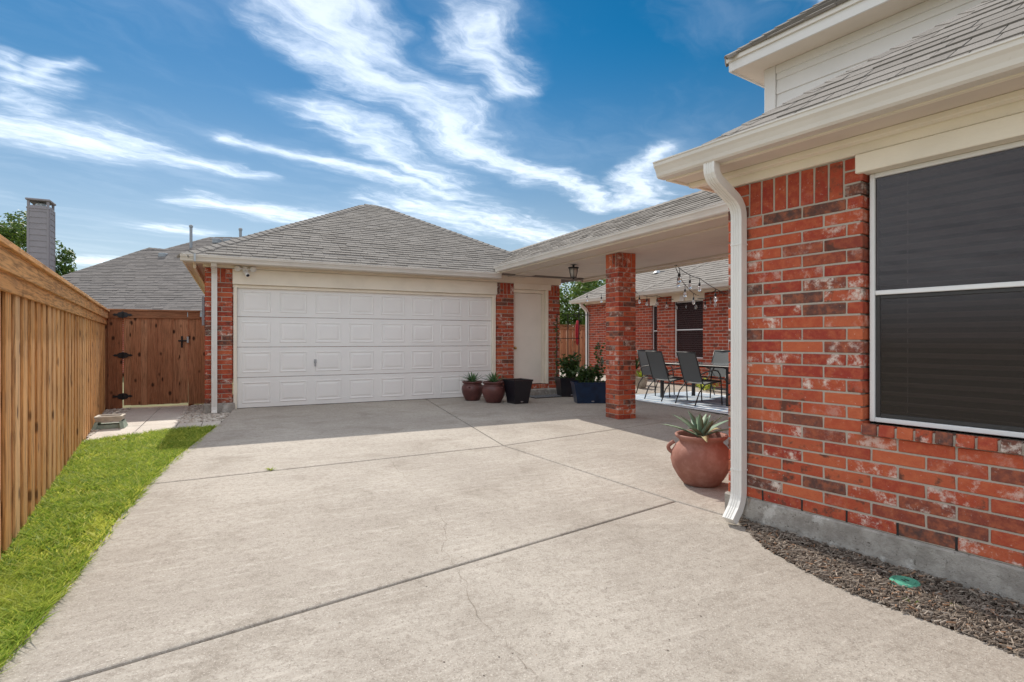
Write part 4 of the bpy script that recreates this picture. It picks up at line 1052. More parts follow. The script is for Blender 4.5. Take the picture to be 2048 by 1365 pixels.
def pebble(x, y, z, r_):
    n_ = 6; a0 = random.uniform(0, 6); e_ = random.uniform(.6, 1.0); rot = random.uniform(0, 6); vs = []
    for k, (rr, zz_) in enumerate(((.75, 0), (1, .35), (.55, .75))):
        for i_ in range(n_):
            a = a0+2*math.pi*i_/n_; q_ = r_*rr*random.uniform(.85, 1.15)
            lx, ly = q_*math.cos(a), q_*e_*math.sin(a)
            vs.append((x+lx*math.cos(rot)-ly*math.sin(rot), y+lx*math.sin(rot)+ly*math.cos(rot), z+r_*zz_*.8))
    fs = [(k*n_+i_, k*n_+(i_+1) % n_, (k+1)*n_+(i_+1) % n_, (k+1)*n_+i_) for k in range(2) for i_ in range(n_)]+[tuple(range(2*n_, 3*n_))]
    peb.add(vs, fs, random.random()*.97+.01)
def pebbles(u0, u1, v0, v1, dens, clip=None):
    for _ in range(int((u1-u0)*(v1-v0)*dens)):
        u_, v_ = random.uniform(u0, u1), random.uniform(v0, v1)
        if clip and not clip(u_, v_): continue
        p = G(u_, v_); pebble(p.x, p.y, ZL+random.uniform(-.005, .02), random.uniform(.010, .032))
fside = lambda p: (p.x-F0.x)*FD.y-(p.y-F0.y)*FD.x           # > 0 on the driveway side of the fence
pebbles(-2.0, -1.23, -2.4, 1.5, 2200, lambda u_, v_: fside(G(u_, v_)) > .03)
pebbles(-.29, .46, -1.0, 1.5, 2600, lambda u_, v_: (u_ < .0 or v_ < -.03) and u_ < .30+.1*(v_+1))
pebbles(-.36, -.29, -1.0, 1.5, 1200)
tag(peb.build('pebbles', M_STONE), 'pale rounded pebbles beside the paving by the gate', 'pebbles', kind='stuff')

# grass blades
def inside(p, poly):
    c = False; n_ = len(poly)
    for i_ in range(n_):
        a, b = poly[i_], poly[(i_+1) % n_]
        if (a.y > p.y) != (b.y > p.y) and p.x < (b.x-a.x)*(p.y-a.y)/(b.y-a.y)+a.x: c = not c
    return c
def edge_pt(e_, k): return e_
GP = [F0+FD*-1.6, F0+FD*4.25, G(-1.10,-2.20), G(-.28,-1.66), G(.24,-1.66)]+[p+Vector((.03,.01,0)) for p in EDGE[1:]]+[EDGE[-1]+ed*1.6]
gv = []; gf = []; gt_ = []
xs = [p.x for p in GP]; ys = [p.y for p in GP]; cnt = 0
rnd = random.Random(3)
from mathutils import noise as mn
while cnt < 72000:
    p = Vector((rnd.uniform(min(xs), max(xs)), rnd.uniform(min(ys), max(ys)), 0))
    d = p.length
    if rnd.random() > min(1, (4.0/max(d, 1.5))**1.2): continue
    if not inside(p, GP): continue
    pn = mn.noise(Vector((p.x*1.7, p.y*1.7, 0)))
    if pn < -.33 and rnd.random() < .75: continue
    px_ = 1024+FPX*p.x/max(p.y, .2)
    if px_ < -700: continue
    clump = mn.noise(Vector((p.x*9, p.y*9, 3)))
    h = rnd.uniform(.025, .062)*(1+.35*clump)*(1.15 if d < 5 else 1.25); w = rnd.uniform(.0022, .0042)*(1.0 if d < 4 else 1.5)
    a = rnd.uniform(0, 6.283); b = rnd.uniform(0, 6.283); ln = rnd.uniform(.4, 1.7)*h
    sx, sy = math.cos(a)*w, math.sin(a)*w; lx, ly = math.cos(b)*ln, math.sin(b)*ln; o = len(gv); z0 = ZL
    gv += [(p.x-sx, p.y-sy, z0), (p.x+sx, p.y+sy, z0), (p.x+sx*.8+lx*.4, p.y+sy*.8+ly*.4, z0+h*.62), (p.x-sx*.8+lx*.4, p.y-sy*.8+ly*.4, z0+h*.62), (p.x+lx, p.y+ly, z0+h)]
    gf += [(o, o+1, o+2, o+3), (o+3, o+2, o+4)]
    tv = min(.99, max(.01, .50+.62*clump+rnd.uniform(-.28, .28)+.45*pn)); gt_ += [tv]*5; cnt += 1
g_ = MB(); g_.v = gv; g_.f = gf; g_.tint = gt_
tag(g_.build('lawn_grass', M_GRASS), 'bright green lawn strip between the fence and the driveway', 'grass', kind='stuff')
# weeds in the driveway joint
def tuft(p, n_, h, spread, name, label, m, group=None):
    mb = MB()
    for _ in range(n_):
        a = random.uniform(0, 6.28); l = h*random.uniform(.5, 1); r0 = random.uniform(0, spread*.5); sp = random.uniform(.3, 1)*spread
        c, s = math.cos(a), math.sin(a); w = .004
        mb.add([(r0*c-s*w, r0*s+c*w, 0), (r0*c+s*w, r0*s-c*w, 0), ((r0+sp*.5)*c+s*w, (r0+sp*.5)*s-c*w, l*.7), ((r0+sp*.5)*c-s*w, (r0+sp*.5)*s+c*w, l*.7), ((r0+sp)*c, (r0+sp)*s, l)], [(0,1,2,3), (3,2,4)], random.random()*.9+.05)
    o = mb.build(name, m, None, loc=p); return tag(o, label, 'weed', group)
tuft(ground(541, 940.5), 26, .022, .05, 'weed', 'small green weed sprouting from the joint across the driveway', M_GRASS)
# splash block by the fence
sp = at_z(208, 862, ZL); sb = thing('splash_block', 'worn beige plastic tray on sage legs standing by the fence on the pebbles', 'tray', (sp.x, sp.y+.12, ZL+.024), A_G)
def ringbox(x, y, z0, z1, wall, m, name, par, taper=1.0):
    vs = []; 
    for (a, b, z) in ((x*taper, y*taper, z0), (x, y, z1), (x-wall, y-wall, z1), (x-wall-.02, y-wall-.02, z0+.03)):
        vs += [(-a,-b,z), (a,-b,z), (a,b,z), (-a,b,z)]
    fs = [(3,2,1,0)]+[(4*k+i_, 4*k+(i_+1) % 4, 4*k+4+(i_+1) % 4, 4*k+4+i_) for k in range(3) for i_ in range(4)]+[(12,13,14,15)]
    return MB().add(vs, fs).build(name, m, par)
ringbox(.165, .14, .10, .175, .035, M_BONE, 'tray', sb, .86)
MB().add([(-.19,-.16,0), (-.14,-.16,0), (-.12,-.12,.099), (-.16,-.12,.099), (-.19,.16,0), (-.14,.16,0), (-.12,.12,.099), (-.16,.12,.099)], [(0,1,2,3), (7,6,5,4), (0,3,7,4), (1,5,6,2)]).add([(.14,-.16,0), (.19,-.16,0), (.16,-.12,.099), (.12,-.12,.099), (.14,.16,0), (.19,.16,0), (.16,.12,.099), (.12,.12,.099)], [(0,1,2,3), (7,6,5,4), (0,3,7,4), (1,5,6,2)]).build('leg', M_SAGE, sb, fix=True)
MB().box(-.138, .138, -.10, .13, .0, .055).build('base', M_SAGE, sb)

# mulch bed at the foot of the house wall
mu = MB(); wall0, wall1 = H(.0,.0), H(4.6,0)
mp = MUL+[wall1, wall0]
bedm = MB(); bedm.add([(p.x, p.y, gz(p.x, p.y)-.008) for p in mp], [tuple(range(len(mp)))])
tag(bedm.build('mulch_soil', M_SOIL, fix=True), kind='structure')
mpx = [p-(H(0,1)-H(0,0))*random.uniform(.01, .05) for p in MUL]+[wall1, wall0]
k = 0
while k < 15000:
    s_ = random.uniform(.08, 3.2); m_ = -random.uniform(0, .75); p = H(s_, m_)
    if not inside(p, mpx): continue
    l, w, h = random.uniform(.005, .024), random.uniform(.0013, .0042), random.uniform(.001, .0035)
    a = random.gauss(.2, .8); tl = random.uniform(-.35, .35); z = gz(p.x, p.y)+random.uniform(-.004, .016)+(.02 if m_ > -.1 else 0)*random.random()
    ca, sa = math.cos(a), math.sin(a); dzz = l*tl
    def pt(x, y, zz_): return (p.x+x*ca-y*sa, p.y+x*sa+y*ca, z+zz_+dzz*x/l)
    mu.add([pt(-l,-w,0), pt(l,-w*.5,0), pt(l,w*.6,0), pt(-l,w,0), pt(-l*.9,-w*.7,h*2), pt(l*.9,-w*.4,h*2), pt(l*.9,w*.5,h*2), pt(-l*.9,w*.8,h*2)],
           [(4,5,6,7), (0,1,5,4), (1,2,6,5), (2,3,7,6), (3,0,4,7)], min(.99, max(.01, random.betavariate(2, 2.2) if random.random() > .04 else .98)))
    k += 1
tag(mu.build('mulch', M_CHIP), 'grey brown bark mulch along the foot of the house wall', 'mulch', kind='stuff')
lp = ground(1810, 1170)
lid = thing('valve_cover', 'round green plastic cover set in the mulch', 'cover', (lp.x, lp.y, gz(lp.x, lp.y)+.012), .3)
MB().lathe([(.065,-.02), (.067,.004), (.063,.010), (.052,.011), (.050,.007), (.046,.007), (.044,.011), (0,.012)], 36).build('disc', M_GREEN, lid)
MB().box(-.014, -.006, -.012, .012, .0115, .0130).box(.006, .014, -.012, .012, .0115, .0130).build('slot', M_BLACK, lid)
for px, py in ((1822, 1207), (1905, 1214)):
    tuft(ground(px, py), 8, .02, .03, 'weed', 'tiny green sprout in the mulch '+('below the green cover' if px < 1850 else 'right of the green cover, nearer the edge'), M_GRASS)

# ------------------------------------------------------------------ pots and plants
def leaf_blade(mb, base_, ang, elev, length, width, curve, tint, thick=.004, seg=6, fold=.35):
    c, s = math.cos(ang), math.sin(ang); out = Vector((c, s, 0)); side = Vector((-s, c, 0)); p = Vector(base_); e = elev; rows = []
    for i_ in range(seg+1):
        t_ = i_/seg; w = width*(.55+.9*t_)*(1-t_)**.75*1.15 if t_ < 1 else 0.0
        w = max(w, 0.0012); d = out*math.cos(e)+Vector((0,0,1))*math.sin(e); n_ = -out*math.sin(e)+Vector((0,0,1))*math.cos(e)
        rows.append((p-side*w+n_*w*fold, p.copy(), p+side*w+n_*w*fold, p-n_*thick*(1-t_)))
        p = p+d*(length/seg); e -= curve/seg
    vs = [q_ for r_ in rows for q_ in r_]; fs = []
    for i_ in range(seg):
        a, b = i_*4, i_*4+4
        fs += [(a, a+1, b+1, b), (a+1, a+2, b+2, b+1), (a, b, b+3, a+3), (a+2, a+3, b+3, b+2)]
    mb.add(vs, fs, tint)
def agave(pos, n_, L, W, label, m, name='agave', group=None, dry=0, elev=(.25, 1.3)):
    root = thing(name, label, 'plant', pos, random.uniform(0, 6), group)
    for i_ in range(n_):
        t_ = i_/(n_-1); a = i_*2.39996; el = elev[0]+(elev[1]-elev[0])*t_; l = L*(1-.45*t_)*random.uniform(.85, 1.1)
        mb = MB(); leaf_blade(mb, (.02*math.cos(a), .02*math.sin(a), .01+.03*t_), a, el, l, W*(1-.3*t_), random.uniform(.15, .75)*(1-t_*.8), random.uniform(.05, .95))
        mb.build('leaf', M_AGAVED if i_ < dry else m, root, True)
    return root
# big terracotta pot by the house corner
bp = ground(1402, 968)
pot = thing('terracotta_pot', 'big round terracotta pot by the house corner holding an agave', 'pot', (bp.x, bp.y, gz(bp.x, bp.y)), 0.4)
MB().lathe([(0,0), (.135,0), (.15,.008), (.19,.06), (.237,.14), (.256,.215), (.247,.285), (.215,.335), (.185,.360), (.178,.378), (.192,.392), (.214,.410), (.222,.428), (.216,.436), (.198,.434), (.186,.415), (.176,.39), (.172,.35)], 56, wob=.006).build('body', M_TERRA, pot, True)
MB().lathe([(.0,.372), (.174,.366)], 24).build('soil', M_SOIL, pot)
for a in (R(-40), R(140)):
    hpth = []
    for t_ in range(9):
        q_ = t_/8*math.pi; rr = .225+.050*math.sin(q_); aa = a; z = .36-.11*t_/8
        hpth.append((rr*math.cos(aa), rr*math.sin(aa), z+.0))
    MB().tube(hpth, .017, 8).build('handle', M_TERRA, pot, True)
agave((bp.x, bp.y, gz(bp.x, bp.y)+.395), 19, .34, .050, 'spiky grey green agave growing in the big terracotta pot', M_AGAVE, dry=2, elev=(.34, 1.35))
# two glazed jars before the garage door
def jar(x, y, sc_, label, lab2, seed):
    z = gz(x, y); t_ = thing('glazed_jar', label, 'pot', (x, y, z), seed, 'dark red jars before the garage door')
    MB().lathe([(r_*sc_, z_*sc_) for r_, z_ in [(0,0), (.125,0), (.14,.01), (.175,.08), (.205,.16), (.215,.225), (.205,.28), (.18,.315), (.172,.33), (.19,.345), (.205,.362), (.205,.376), (.19,.38), (.178,.365), (.168,.33)]], 40, wob=.004).build('body', M_JAR, t_, True)
    MB().lathe([(0,.345*sc_), (.17*sc_,.34*sc_)], 20).build('soil', M_SOIL, t_)
    rg = MB()
    for i_ in range(12):
        a0, a1 = i_*math.pi/6, (i_+1)*math.pi/6
    rg.lathe([(.186*sc_,.298*sc_), (.194*sc_,.303*sc_), (.193*sc_,.312*sc_), (.182*sc_,.318*sc_)], 40).build('neck_band', M_JAR, t_, True)
    for a in (0, 2.1, 4.2): MB().lathe([(.022*sc_,0), (.018*sc_,.012*sc_), (0,.016*sc_)], 10).build('boss', M_JAR, t_, True, (.205*sc_*math.cos(a), .205*sc_*math.sin(a), .275*sc_)).rotation_euler = (0, R(80), a)
    agave((x, y, z+.34*sc_), 24, .31, .026, lab2, M_AGAVE2, 'small_agave', 'small agaves in the jars', elev=(.35, 1.4))
jar(-.79, 10.95, 1.0, 'dark red glazed jar at the garage door, left of the pair', 'small green agave in the left one of the two dark red jars', .3)
jar(-.355, 10.62, 1.06, 'slightly larger dark red glazed jar next to the black square planter', 'small green agave in the jar next to the black square planter', 1.4)
def box_planter(name, label, pos, rz, tx, ty, bx, by, h, m, soil=True, badge=True):
    t_ = thing(name, label, 'planter', pos, rz)
    vs = []
    for a, b, z in ((bx, by, 0), (tx, ty, h-.035), (tx+.008, ty+.008, h-.034), (tx+.010, ty+.010, h), (tx-.016, ty-.016, h), (tx-.03, ty-.03, h-.10)):
        vs += [(-a,-b,z), (a,-b,z), (a,b,z), (-a,b,z)]
    fs = [(3,2,1,0)]+[(4*k+i_, 4*k+(i_+1) % 4, 4*k+4+(i_+1) % 4, 4*k+4+i_) for k in range(5) for i_ in range(4)]
    MB().add(vs, fs).build('body', m, t_)
    e_ = .09
    MB().add([(-tx+.03,-ty+.03,h-e_), (tx-.03,-ty+.03,h-e_), (tx-.03,ty-.03,h-e_), (-tx+.03,ty-.03,h-e_)], [(0,1,2,3)]).build('soil', M_SOIL, t_)
    if badge:
        k = by+(ty-by)*.08; MB().box(-.025, .025, -k-.006, -k-.001, .03, .048).build('badge', M_STEEL, t_)
    return t_
p = (.11, 10.52); box_planter('square_planter', 'empty black tapered square planter standing beside the dark red jars', (p[0], p[1], gz(*p)), A_G+R(4), .205, .205, .145, .145, .455, M_GLAZEBLK)
p1 = G(6.86, -.66); box_planter('trough_planter', 'black rectangular planter with vine and trellis beside the cream side door', (p1.x, p1.y, gz(p1.x, p1.y)), A_G+R(-14), .27, .20, .22, .155, .40, M_GLAZEBLK)
p2 = G(6.62, -1.80); box_planter('blue_planter', 'glazed blue rectangular planter partly hidden by the brick column', (p2.x, p2.y, gz(p2.x, p2.y)), A_G+R(-22), .36, .20, .30, .16, .40, M_BLUE)
def shrub(pos, rx, ry, h, n_, leaf, label, name='shrub', m=None, tall=0, stems=5):
    t_ = thing(name, label, 'plant', pos, 0); st = MB(); mb = MB(); tips = []
    for i_ in range(stems):
        a = random.uniform(0, 6.28); r_ = random.uniform(.2, 1)
        tip = Vector((rx*r_*math.cos(a), ry*r_*math.sin(a), h*random.uniform(.6, 1)))
        b_ = Vector((rx*.2*math.cos(a), ry*.2*math.sin(a), 0)); st.tube([b_, b_.lerp(tip, .5)+Vector((0,0,.05)), tip], [.008, .006, .003], 5); tips.append((b_, tip))
    for _ in range(n_):
        b_, tip = random.choice(tips); t0 = random.uniform(.25, 1); c = b_.lerp(tip, t0)+Vector((random.gauss(0, rx*.22), random.gauss(0, ry*.22), random.gauss(0, .05)))
        c.z = max(c.z, .02)
        d = Vector((random.gauss(0, 1), random.gauss(0, 1), random.gauss(.3, .7))).normalized(); s_ = d.orthogonal().normalized(); s_ = (Matrix.Rotation(random.uniform(0, 6.28), 3, d) @ s_)
        L = leaf*random.uniform(.6, 1.2); w = L*.28
        mb.add([c, c+d*L*.5+s_*w, c+d*L, c+d*L*.5-s_*w], [(0,1,2), (0,2,3)], random.random()*.95+.03)
    st.build('stem', M_BARK, t_); mb.build('foliage', m or M_LEAF2, t_); return t_
shrub((p1.x, p1.y, .30), .24, .16, .62, 620, .095, 'dark glossy shrub growing in the black trough planter', 'shrub')
shrub((p2.x-.05, p2.y, .30), .32, .17, .42, 520, .09, 'glossy low shrub growing in the blue planter', 'shrub')
# trellis with a thin vine
tr = thing('trellis', 'thin black metal trellis rising from the black trough planter', 'trellis', (p1.x, p1.y, .28), A_G+R(-14))
rods = MB(); 
for x in (-.25, 0, .25): MB().tube([(x,.1,0), (x,.1,1.47)], .010, 6).build('upright', M_BLACK, tr)
for z in (.45, .95, 1.46): MB().tube([(-.26,.1,z), (.52 if z > 1 else .27,.1,z)], .008, 6).build('crossbar', M_BLACK, tr)
MB().tube([(.45,.1,.0), (.45,.1,1.52)], .012, 6).build('upright', M_BLACK, tr)
vn = thing('climbing_vine', 'thin leafy vine climbing the left rod of the trellis', 'plant', (p1.x, p1.y, .30), A_G+R(-14))
vp = [(-.25+.02*math.sin(i_*1.1), .1+.02*math.cos(i_*1.1), .055*i_) for i_ in range(26)]
MB().tube(vp, .004, 5).build('stem', M_LEAF2, vn)
mb = MB()
for q_ in vp:
    for _ in range(5):
        d = Vector((random.gauss(0, 1), random.gauss(0, 1), random.gauss(0, .6))).normalized(); s_ = d.orthogonal().normalized(); L = random.uniform(.03, .07); c = Vector(q_)+d*.008
        mb.add([c, c+d*L*.5+s_*L*.3, c+d*L, c+d*L*.5-s_*L*.3], [(0,1,2), (0,2,3)], random.random()*.9+.05)
mb.build('foliage', M_LEAF2, vn)
vn2 = thing('climbing_vine', 'leafy vine trained upright out of the blue planter beside the column', 'plant', (p2.x+.16, p2.y, .30), A_G)
vp = [(.03*math.sin(i_*.9), .03*math.cos(i_*.9), .05*i_) for i_ in range(17)]
MB().tube(vp, .005, 5).build('stem', M_BARK, vn2)
mb = MB()
for q_ in vp:
    for _ in range(13):
        d = Vector((random.gauss(0, 1), random.gauss(0, 1), random.gauss(0, .6))).normalized(); s_ = d.orthogonal().normalized(); L = random.uniform(.04, .08); c = Vector(q_)+d*.03
        mb.add([c, c+d*L*.5+s_*L*.3, c+d*L, c+d*L*.5-s_*L*.3], [(0,1,2), (0,2,3)], random.random()*.9+.05)
mb.build('foliage', M_LEAF2, vn2)
# furled red thing on a stand, behind the trellis
rp = at_y(1158, 726, 15.5); rd = thing('garden_banner', 'narrow furled red cloth hanging on a thin black pole by the far fence', 'banner', (rp.x, rp.y, .03), 0)
MB().tube([(0,0,0), (0,0,2.1)], .014, 7).build('pole', M_BLACK, rd)
MB().lathe([(.0,1.0), (.035,1.06), (.055,1.3), (.06,1.55), (.03,1.70), (0,1.72)], 9, (-.05,-.03,0), wob=.12).build('cloth', M_RED, rd, True)
# door mat
mp_ = G(6.36, -.55); mt = thing('door_mat', 'dark patterned mat on the concrete before the side door', 'mat', (mp_.x, mp_.y, gz(mp_.x, mp_.y)+.001), A_G)
MB().cbox(-.40, .40, -.23, .23, .001, .012, .003).build('backing', M_BLACK, mt)
gg = MB()
for i_ in range(11): gg.box(-.37+.07*i_, -.345+.07*i_, -.2, .2, .0125, .016)
gg.build('ribs', M_GREYBOX, mt)

# ------------------------------------------------------------------ patio: rug, table, chairs
def gzz(u_, v_): return SLOPE*v_
rc = (8.82, -2.75); rpz = G(*rc)
rug = MB().cbox(-1.2, 1.2, -1.85, 1.85, .0, .008, .002).build('patio_rug', M_RUG, None, loc=(rpz.x, rpz.y, gzz(*rc)+.006))
rug.rotation_euler = (math.asin(SLOPE)*0, 0, A_G); tag(rug, 'blue and white patterned rug under the patio dining table', 'rug')
tc_ = G(8.88, -2.63); ZP = gzz(*rc)+.016
tb_ = thing('patio_table', 'dark metal dining table with glass top on the patio rug', 'table', (tc_.x, tc_.y, ZP), A_G)
MB().cbox(-.50, .50, -.93, .93, .685, .725, .006).build('table_frame', M_DARKF, tb_)
MB().box(-.455, .455, -.885, .885, .7255, .731).build('glass_top', M_TTOP, tb_)
for sx in (-1, 1):
    for sy in (-1, 1): MB().cbox(sx*.44-.03, sx*.44+.03, sy*.86-.03, sy*.86+.03, 0, .684, .006).build('leg', M_DARKF, tb_)
def make_chair():
    t_ = thing('patio_chair', 'x', 'chair', (0,0,0), 0, 'sling chairs round the patio table')
    W_ = .265
    bk = [(-.20,.40), (-.25,.55), (-.32,.78), (-.385,.97)]
    for sy in (-1, 1):
        MB().tube([(.24,sy*W_,0), (.215,sy*W_,.42), (.19,sy*W_,.56), (.14,sy*W_,.625), (.04,sy*W_,.645), (-.14,sy*W_,.615), (-.262,sy*W_,.575)], .0125, 7).build('front_leg', M_DARKF, t_, True)
        MB().tube([(-.40,sy*W_,0), (-.30,sy*W_,.24), (-.16,sy*W_,.385), (.0,sy*W_,.42)], .0125, 7).build('rear_leg', M_DARKF, t_, True)
        MB().tube([(.225,sy*.245,.435), (.0,sy*.245,.405), (-.17,sy*.245,.385)]+[(x,sy*.245,z) for x, z in bk], .0125, 7).build('side_rail', M_DARKF, t_, True)
    MB().tube([(-.385,-.25,.97), (-.385,.25,.97)], .0125, 7).build('top_rail', M_DARKF, t_, True)
    MB().tube([(.228,-.25,.435), (.228,.25,.435)], .0115, 7).build('front_rail', M_DARKF, t_, True)
    def sling(pts, name):
        vs = []; n_ = len(pts)
        for x, z in pts: vs += [(x,-.238,z), (x-.012,0,z-.006), (x,.238,z)]
        vs += [(a+.004, b, c+.004) for a, b, c in vs]; m_ = 3*n_; fs = []
        for i_ in range(n_-1):
            for j_ in range(2):
                a = 3*i_+j_; fs += [(a, a+1, a+4, a+3), (a+m_, a+3+m_, a+4+m_, a+1+m_)]
        MB().add(vs, fs).build(name, M_SLING, t_, True)
    sling([(-.205,.42)]+bk[1:], 'back_sling'); sling([(.22,.44), (.05,.412), (-.17,.392)], 'seat_sling')
    return t_
ch0 = make_chair()
spots = [((8.32, -2.10), 0, 'near side sling chair with its back to us, left of two'), ((8.32, -2.98), 0, 'near side sling chair with its back to us, right of two'),
         ((9.45, -2.10), 180, 'sling chair on the far side of the table facing us, left of two'), ((9.45, -3.05), 180, 'sling chair on the far side of the table by the house corner'),
         ((8.80, -1.22), -90, 'sling chair at the far left end of the patio table, seen side on'), ((8.95, -4.15), 90, 'sling chair at the near end of the table, mostly behind the house corner')]
for i_, ((u_, v_), rz, lab) in enumerate(spots):
    o = ch0 if i_ == 0 else copy_tree(ch0)
    p = G(u_, v_); o.location = (p.x, p.y, ZP); o.rotation_euler = (0, 0, A_G+R(rz)+R(random.uniform(-4, 4))); o['label'] = lab
# pots and low plants against the courtyard walls
def small_pot(px, py, Y, r_, h, label, m=None):
    p = at_y(px, py, Y); z = gz(p.x, p.y); t_ = thing('plant_pot', label, 'pot', (p.x, p.y, z), 0)
    MB().lathe([(0,0), (r_*.7,0), (r_*.95,h*.6), (r_,h*.9), (r_*1.05,h*.9), (r_*1.05,h), (r_*.92,h), (r_*.9,h*.85)], 24).build('body', m or M_TERRA, t_, True)
    MB().lathe([(0,h*.9), (r_*.9,h*.88)], 16).build('soil', M_SOIL, t_); return Vector((p.x, p.y, z+h*.9))
a_ = small_pot(1271, 760, 14.6, .19, .42, 'terracotta pot with dark spiky plant against the far brick wall', M_TERRA)
agave(a_, 24, .55, .03, 'tall dark spiky plant in the pot against the far brick wall', M_LEAF2, 'spiky_plant', elev=(.8, 1.5))
b_ = small_pot(1282, 770, 13.6, .16, .28, 'small pale pot with bright green leaves beside the end chair', M_BONE)
agave(b_, 18, .32, .03, 'bright lime green plant in the small pale pot', M_GRASS, 'leafy_plant', elev=(.4, 1.3))
lowp = G(10.55, -.9); shrub((lowp.x, lowp.y, .0), .22, .45, .22, 420, .07, 'low bright green plants at the foot of the courtyard wall', 'ground_plant', M_GRASS)

# ------------------------------------------------------------------ lights
lz = at_y(1147, 545, 9.9); lu, lv = toG(lz.x, lz.y); lt = thing('porch_lantern', 'black metal and glass lantern fixed under the breezeway ceiling', 'lantern', (lz.x, lz.y, 2.5745), A_G)
MB().lathe([(0,0), (.075,0), (.075,-.02), (.02,-.03), (.02,-.06), (.095,-.07), (.10,-.085), (.09,-.09), (0,-.09)], 20).build('canopy', M_BLACK, lt)
MB().lathe([(.075,-.0905), (.07,-.16), (.048,-.245), (0,-.247)], 20).build('shade', M_LGLASS, lt, True)
cg = MB()
for i_ in range(6):
    a = i_*math.pi/3; cg.tube([((r_)*math.cos(a), r_*math.sin(a), z) for r_, z in ((.083,-.09), (.077,-.16), (.053,-.25))], .005, 5)
cg.lathe([(.058,-.245), (.058,-.257), (.02,-.262), (.012,-.285), (0,-.287)], 16).build('cage', M_BLACK, lt)
# security camera with two lamp heads on the garage header
sp_ = G(.62, -.045); se = thing('security_light', 'white security camera with two round lamp heads above the garage door', 'security light', (sp_.x, sp_.y, 2.37), A_G)
MB().cbox(-.04, .04, -.03, .015, -.02, .10, .008).build('mount', M_WHITE, se)
for s_ in (-1, 1):
    MB().tube([(s_*.03,-.03,.05), (s_*.085,-.04,.06)], .014, 8).build('arm', M_WHITE, se)
    MB().lathe([(0,-.055), (.03,-.05), (.048,-.025), (.052,.0), (.05,.022), (.04,.03), (0,.031)], 20).build('lamp_head', M_WHITE, se, True, (s_*.12,-.05,.055)).rotation_euler = (R(115), 0, R(18*s_))
c_ = MB().lathe([(0,-.06), (.03,-.055), (.036,-.03), (.036,.05), (.030,.056)], 20).build('camera_body', M_WHITE, se, True, (.02,-.075,-.035)); c_.rotation_euler = (R(125), 0, R(25))
MB().lathe([(.0,.054), (.029,.0545), (.024,.060), (.0,.062)], 18).build('lens', M_BLACK, c_, True)
# festoon strings over the patio
def festoon(pts, sag, label, nb_):
    st = thing('string_light', label, 'string lights', tuple(pts[0]), 0, 'string lights over the patio'); o = Vector(pts[0]); P = []
    for k_ in range(len(pts)-1):
        a, b = Vector(pts[k_]), Vector(pts[k_+1])
        for i_ in range(10):
            t_ = i_/10; P.append(a.lerp(b, t_)-Vector((0,0,sag*4*t_*(1-t_)))-o)
    P.append(Vector(pts[-1])-o); MB().tube(P, .0075, 5).build('wire', M_BLACK, st)
    tot = len(P)-1
    for k_ in range(nb_):
        q_ = P[min(tot, int((k_+.5)/nb_*tot))]
        s_ = MB().tube([q_, q_-Vector((0,0,.10))], .006, 5).lathe([(.0,-.16), (.02,-.155), (.021,-.10), (.008,-.09)], 10, q_).build('socket', M_BLACK, st)
        MB().lathe([(0,-.275), (.02,-.27), (.036,-.24), (.038,-.215), (.022,-.175), (.016,-.158)], 10, q_).build('bulb', M_BULB, s_, True)
festoon([at_y(1348, 527, 9.95), at_y(1399, 557, 11.0), at_y(1475, 596, 12.0)], .05, 'string of bulbs slanting right from the breezeway edge to the house wall', 5)
festoon([at_y(1348, 527, 9.96), at_y(1372, 572, 12.0), at_y(1400, 592, 14.0), at_y(1432, 580, 13.2)], .05, 'string of bulbs dropping steeply from the breezeway edge to the window', 5)
festoon([at_y(1165, 584, 16.5), at_y(1264, 581, 15.2), at_y(1314, 592, 14.9), at_y(1380, 596, 14.2), at_y(1445, 585, 12.6)], .07, 'long string of bulbs along the courtyard gutter past the column', 13)

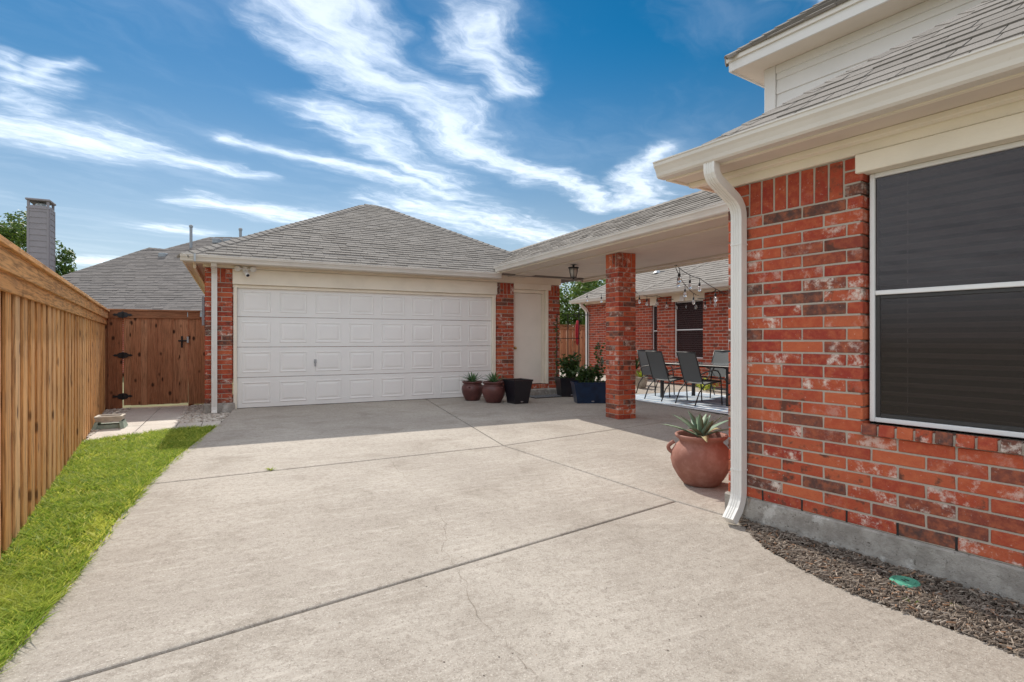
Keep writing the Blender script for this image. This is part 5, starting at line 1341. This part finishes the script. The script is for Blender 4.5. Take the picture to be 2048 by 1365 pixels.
# ------------------------------------------------------------------ back fence and trees
bf = thing('back_fence', 'dark brown wooden fence at the far end of the patio below the tree', 'fence', (0, 23.0, -.1), R(10))
w = .14
for i_ in range(46):
    MB().cbox(-w/2+.002, w/2-.002, -.012 if i_ % 2 else 0, .006 if i_ % 2 else .018, 0, 1.88+random.uniform(-.01, .01), .003).build('board', M_GATE, bf, loc=(.6+i_*w, 0, 0))
MB().cbox(.5, 7.1, -.06, .06, 1.90, 1.94, .003).cbox(.5, 7.1, -.035, -.013, 1.74, 1.86, .003).build('cap_rail', M_GATE_H, bf)
def tree(x, y, h, r_, n_, leaf, label, cz=.62, seed=1, m=None):
    rn = random.Random(seed); t_ = thing('tree', label, 'tree', (x, y, -.16), rn.uniform(0, 6))
    tk = MB(); tk.tube([(0,0,0), (.1,.05,h*.25), (.0,.1,h*.45), (.1,.0,h*.75)], [.22, .17, .13, .05], 9)
    cl_ = []
    for i_ in range(26):
        while True:
            q_ = Vector((rn.uniform(-1, 1), rn.uniform(-1, 1), rn.uniform(-1, 1)))
            if q_.length < 1: break
        c = Vector((q_.x*r_, q_.y*r_, h*cz+q_.z*h*(1-cz))); cl_.append((c, rn.uniform(.25, .5)*r_))
        s0 = Vector((0,.05,h*rn.uniform(.28, .5))); tk.tube([s0, s0.lerp(c, .5)+Vector((0,0,.15)), c], [.06, .04, .012], 5)
    tk.build('trunk', M_BARK, t_)
    mb = MB()
    for _ in range(n_):
        c, rr = rn.choice(cl_)
        d = Vector((rn.gauss(0, 1), rn.gauss(0, 1), rn.gauss(0, 1))).normalized(); p = c+d*rr*rn.uniform(.35, 1.05)**.6
        nn = (d+Vector((rn.gauss(0, .7), rn.gauss(0, .7), rn.gauss(.4, .7)))).normalized(); u_ = nn.orthogonal().normalized(); u_ = Matrix.Rotation(rn.uniform(0, 6.28), 3, nn) @ u_; v_ = nn.cross(u_); L = leaf*rn.uniform(.6, 1.3)
        mb.add([p-u_*L, p-v_*L*.45, p+u_*L, p+v_*L*.45], [(0,1,2,3)], min(.99, max(.01, .5+rn.gauss(0, .22))))
    mb.build('crown', m or M_LEAF, t_); return t_
p = at_y(18, 680, 36); tree(p.x, 36, 9.6, 2.3, 9000, .13, 'leafy green tree left of the grey chimney', .66, 4)
p = at_y(-75, 680, 30); tree(p.x, 30, 10.0, 2.4, 7000, .13, 'dense green tree at the left edge above the fence', .66, 9)
p = at_y(118, 680, 38); tree(p.x, 38, 7.6, 1.5, 6000, .12, 'smaller round tree right of the grey chimney', .66, 5)
p = at_y(1172, 680, 27); tree(p.x, 27, 5.0, 1.9, 9000, .10, 'bushy green tree over the back fence beyond the patio', .58, 6)
p = at_y(1235, 680, 33); tree(p.x, 33, 6.6, 2.3, 6000, .12, 'taller tree behind the courtyard roof, mostly hidden by the column', .6, 8)
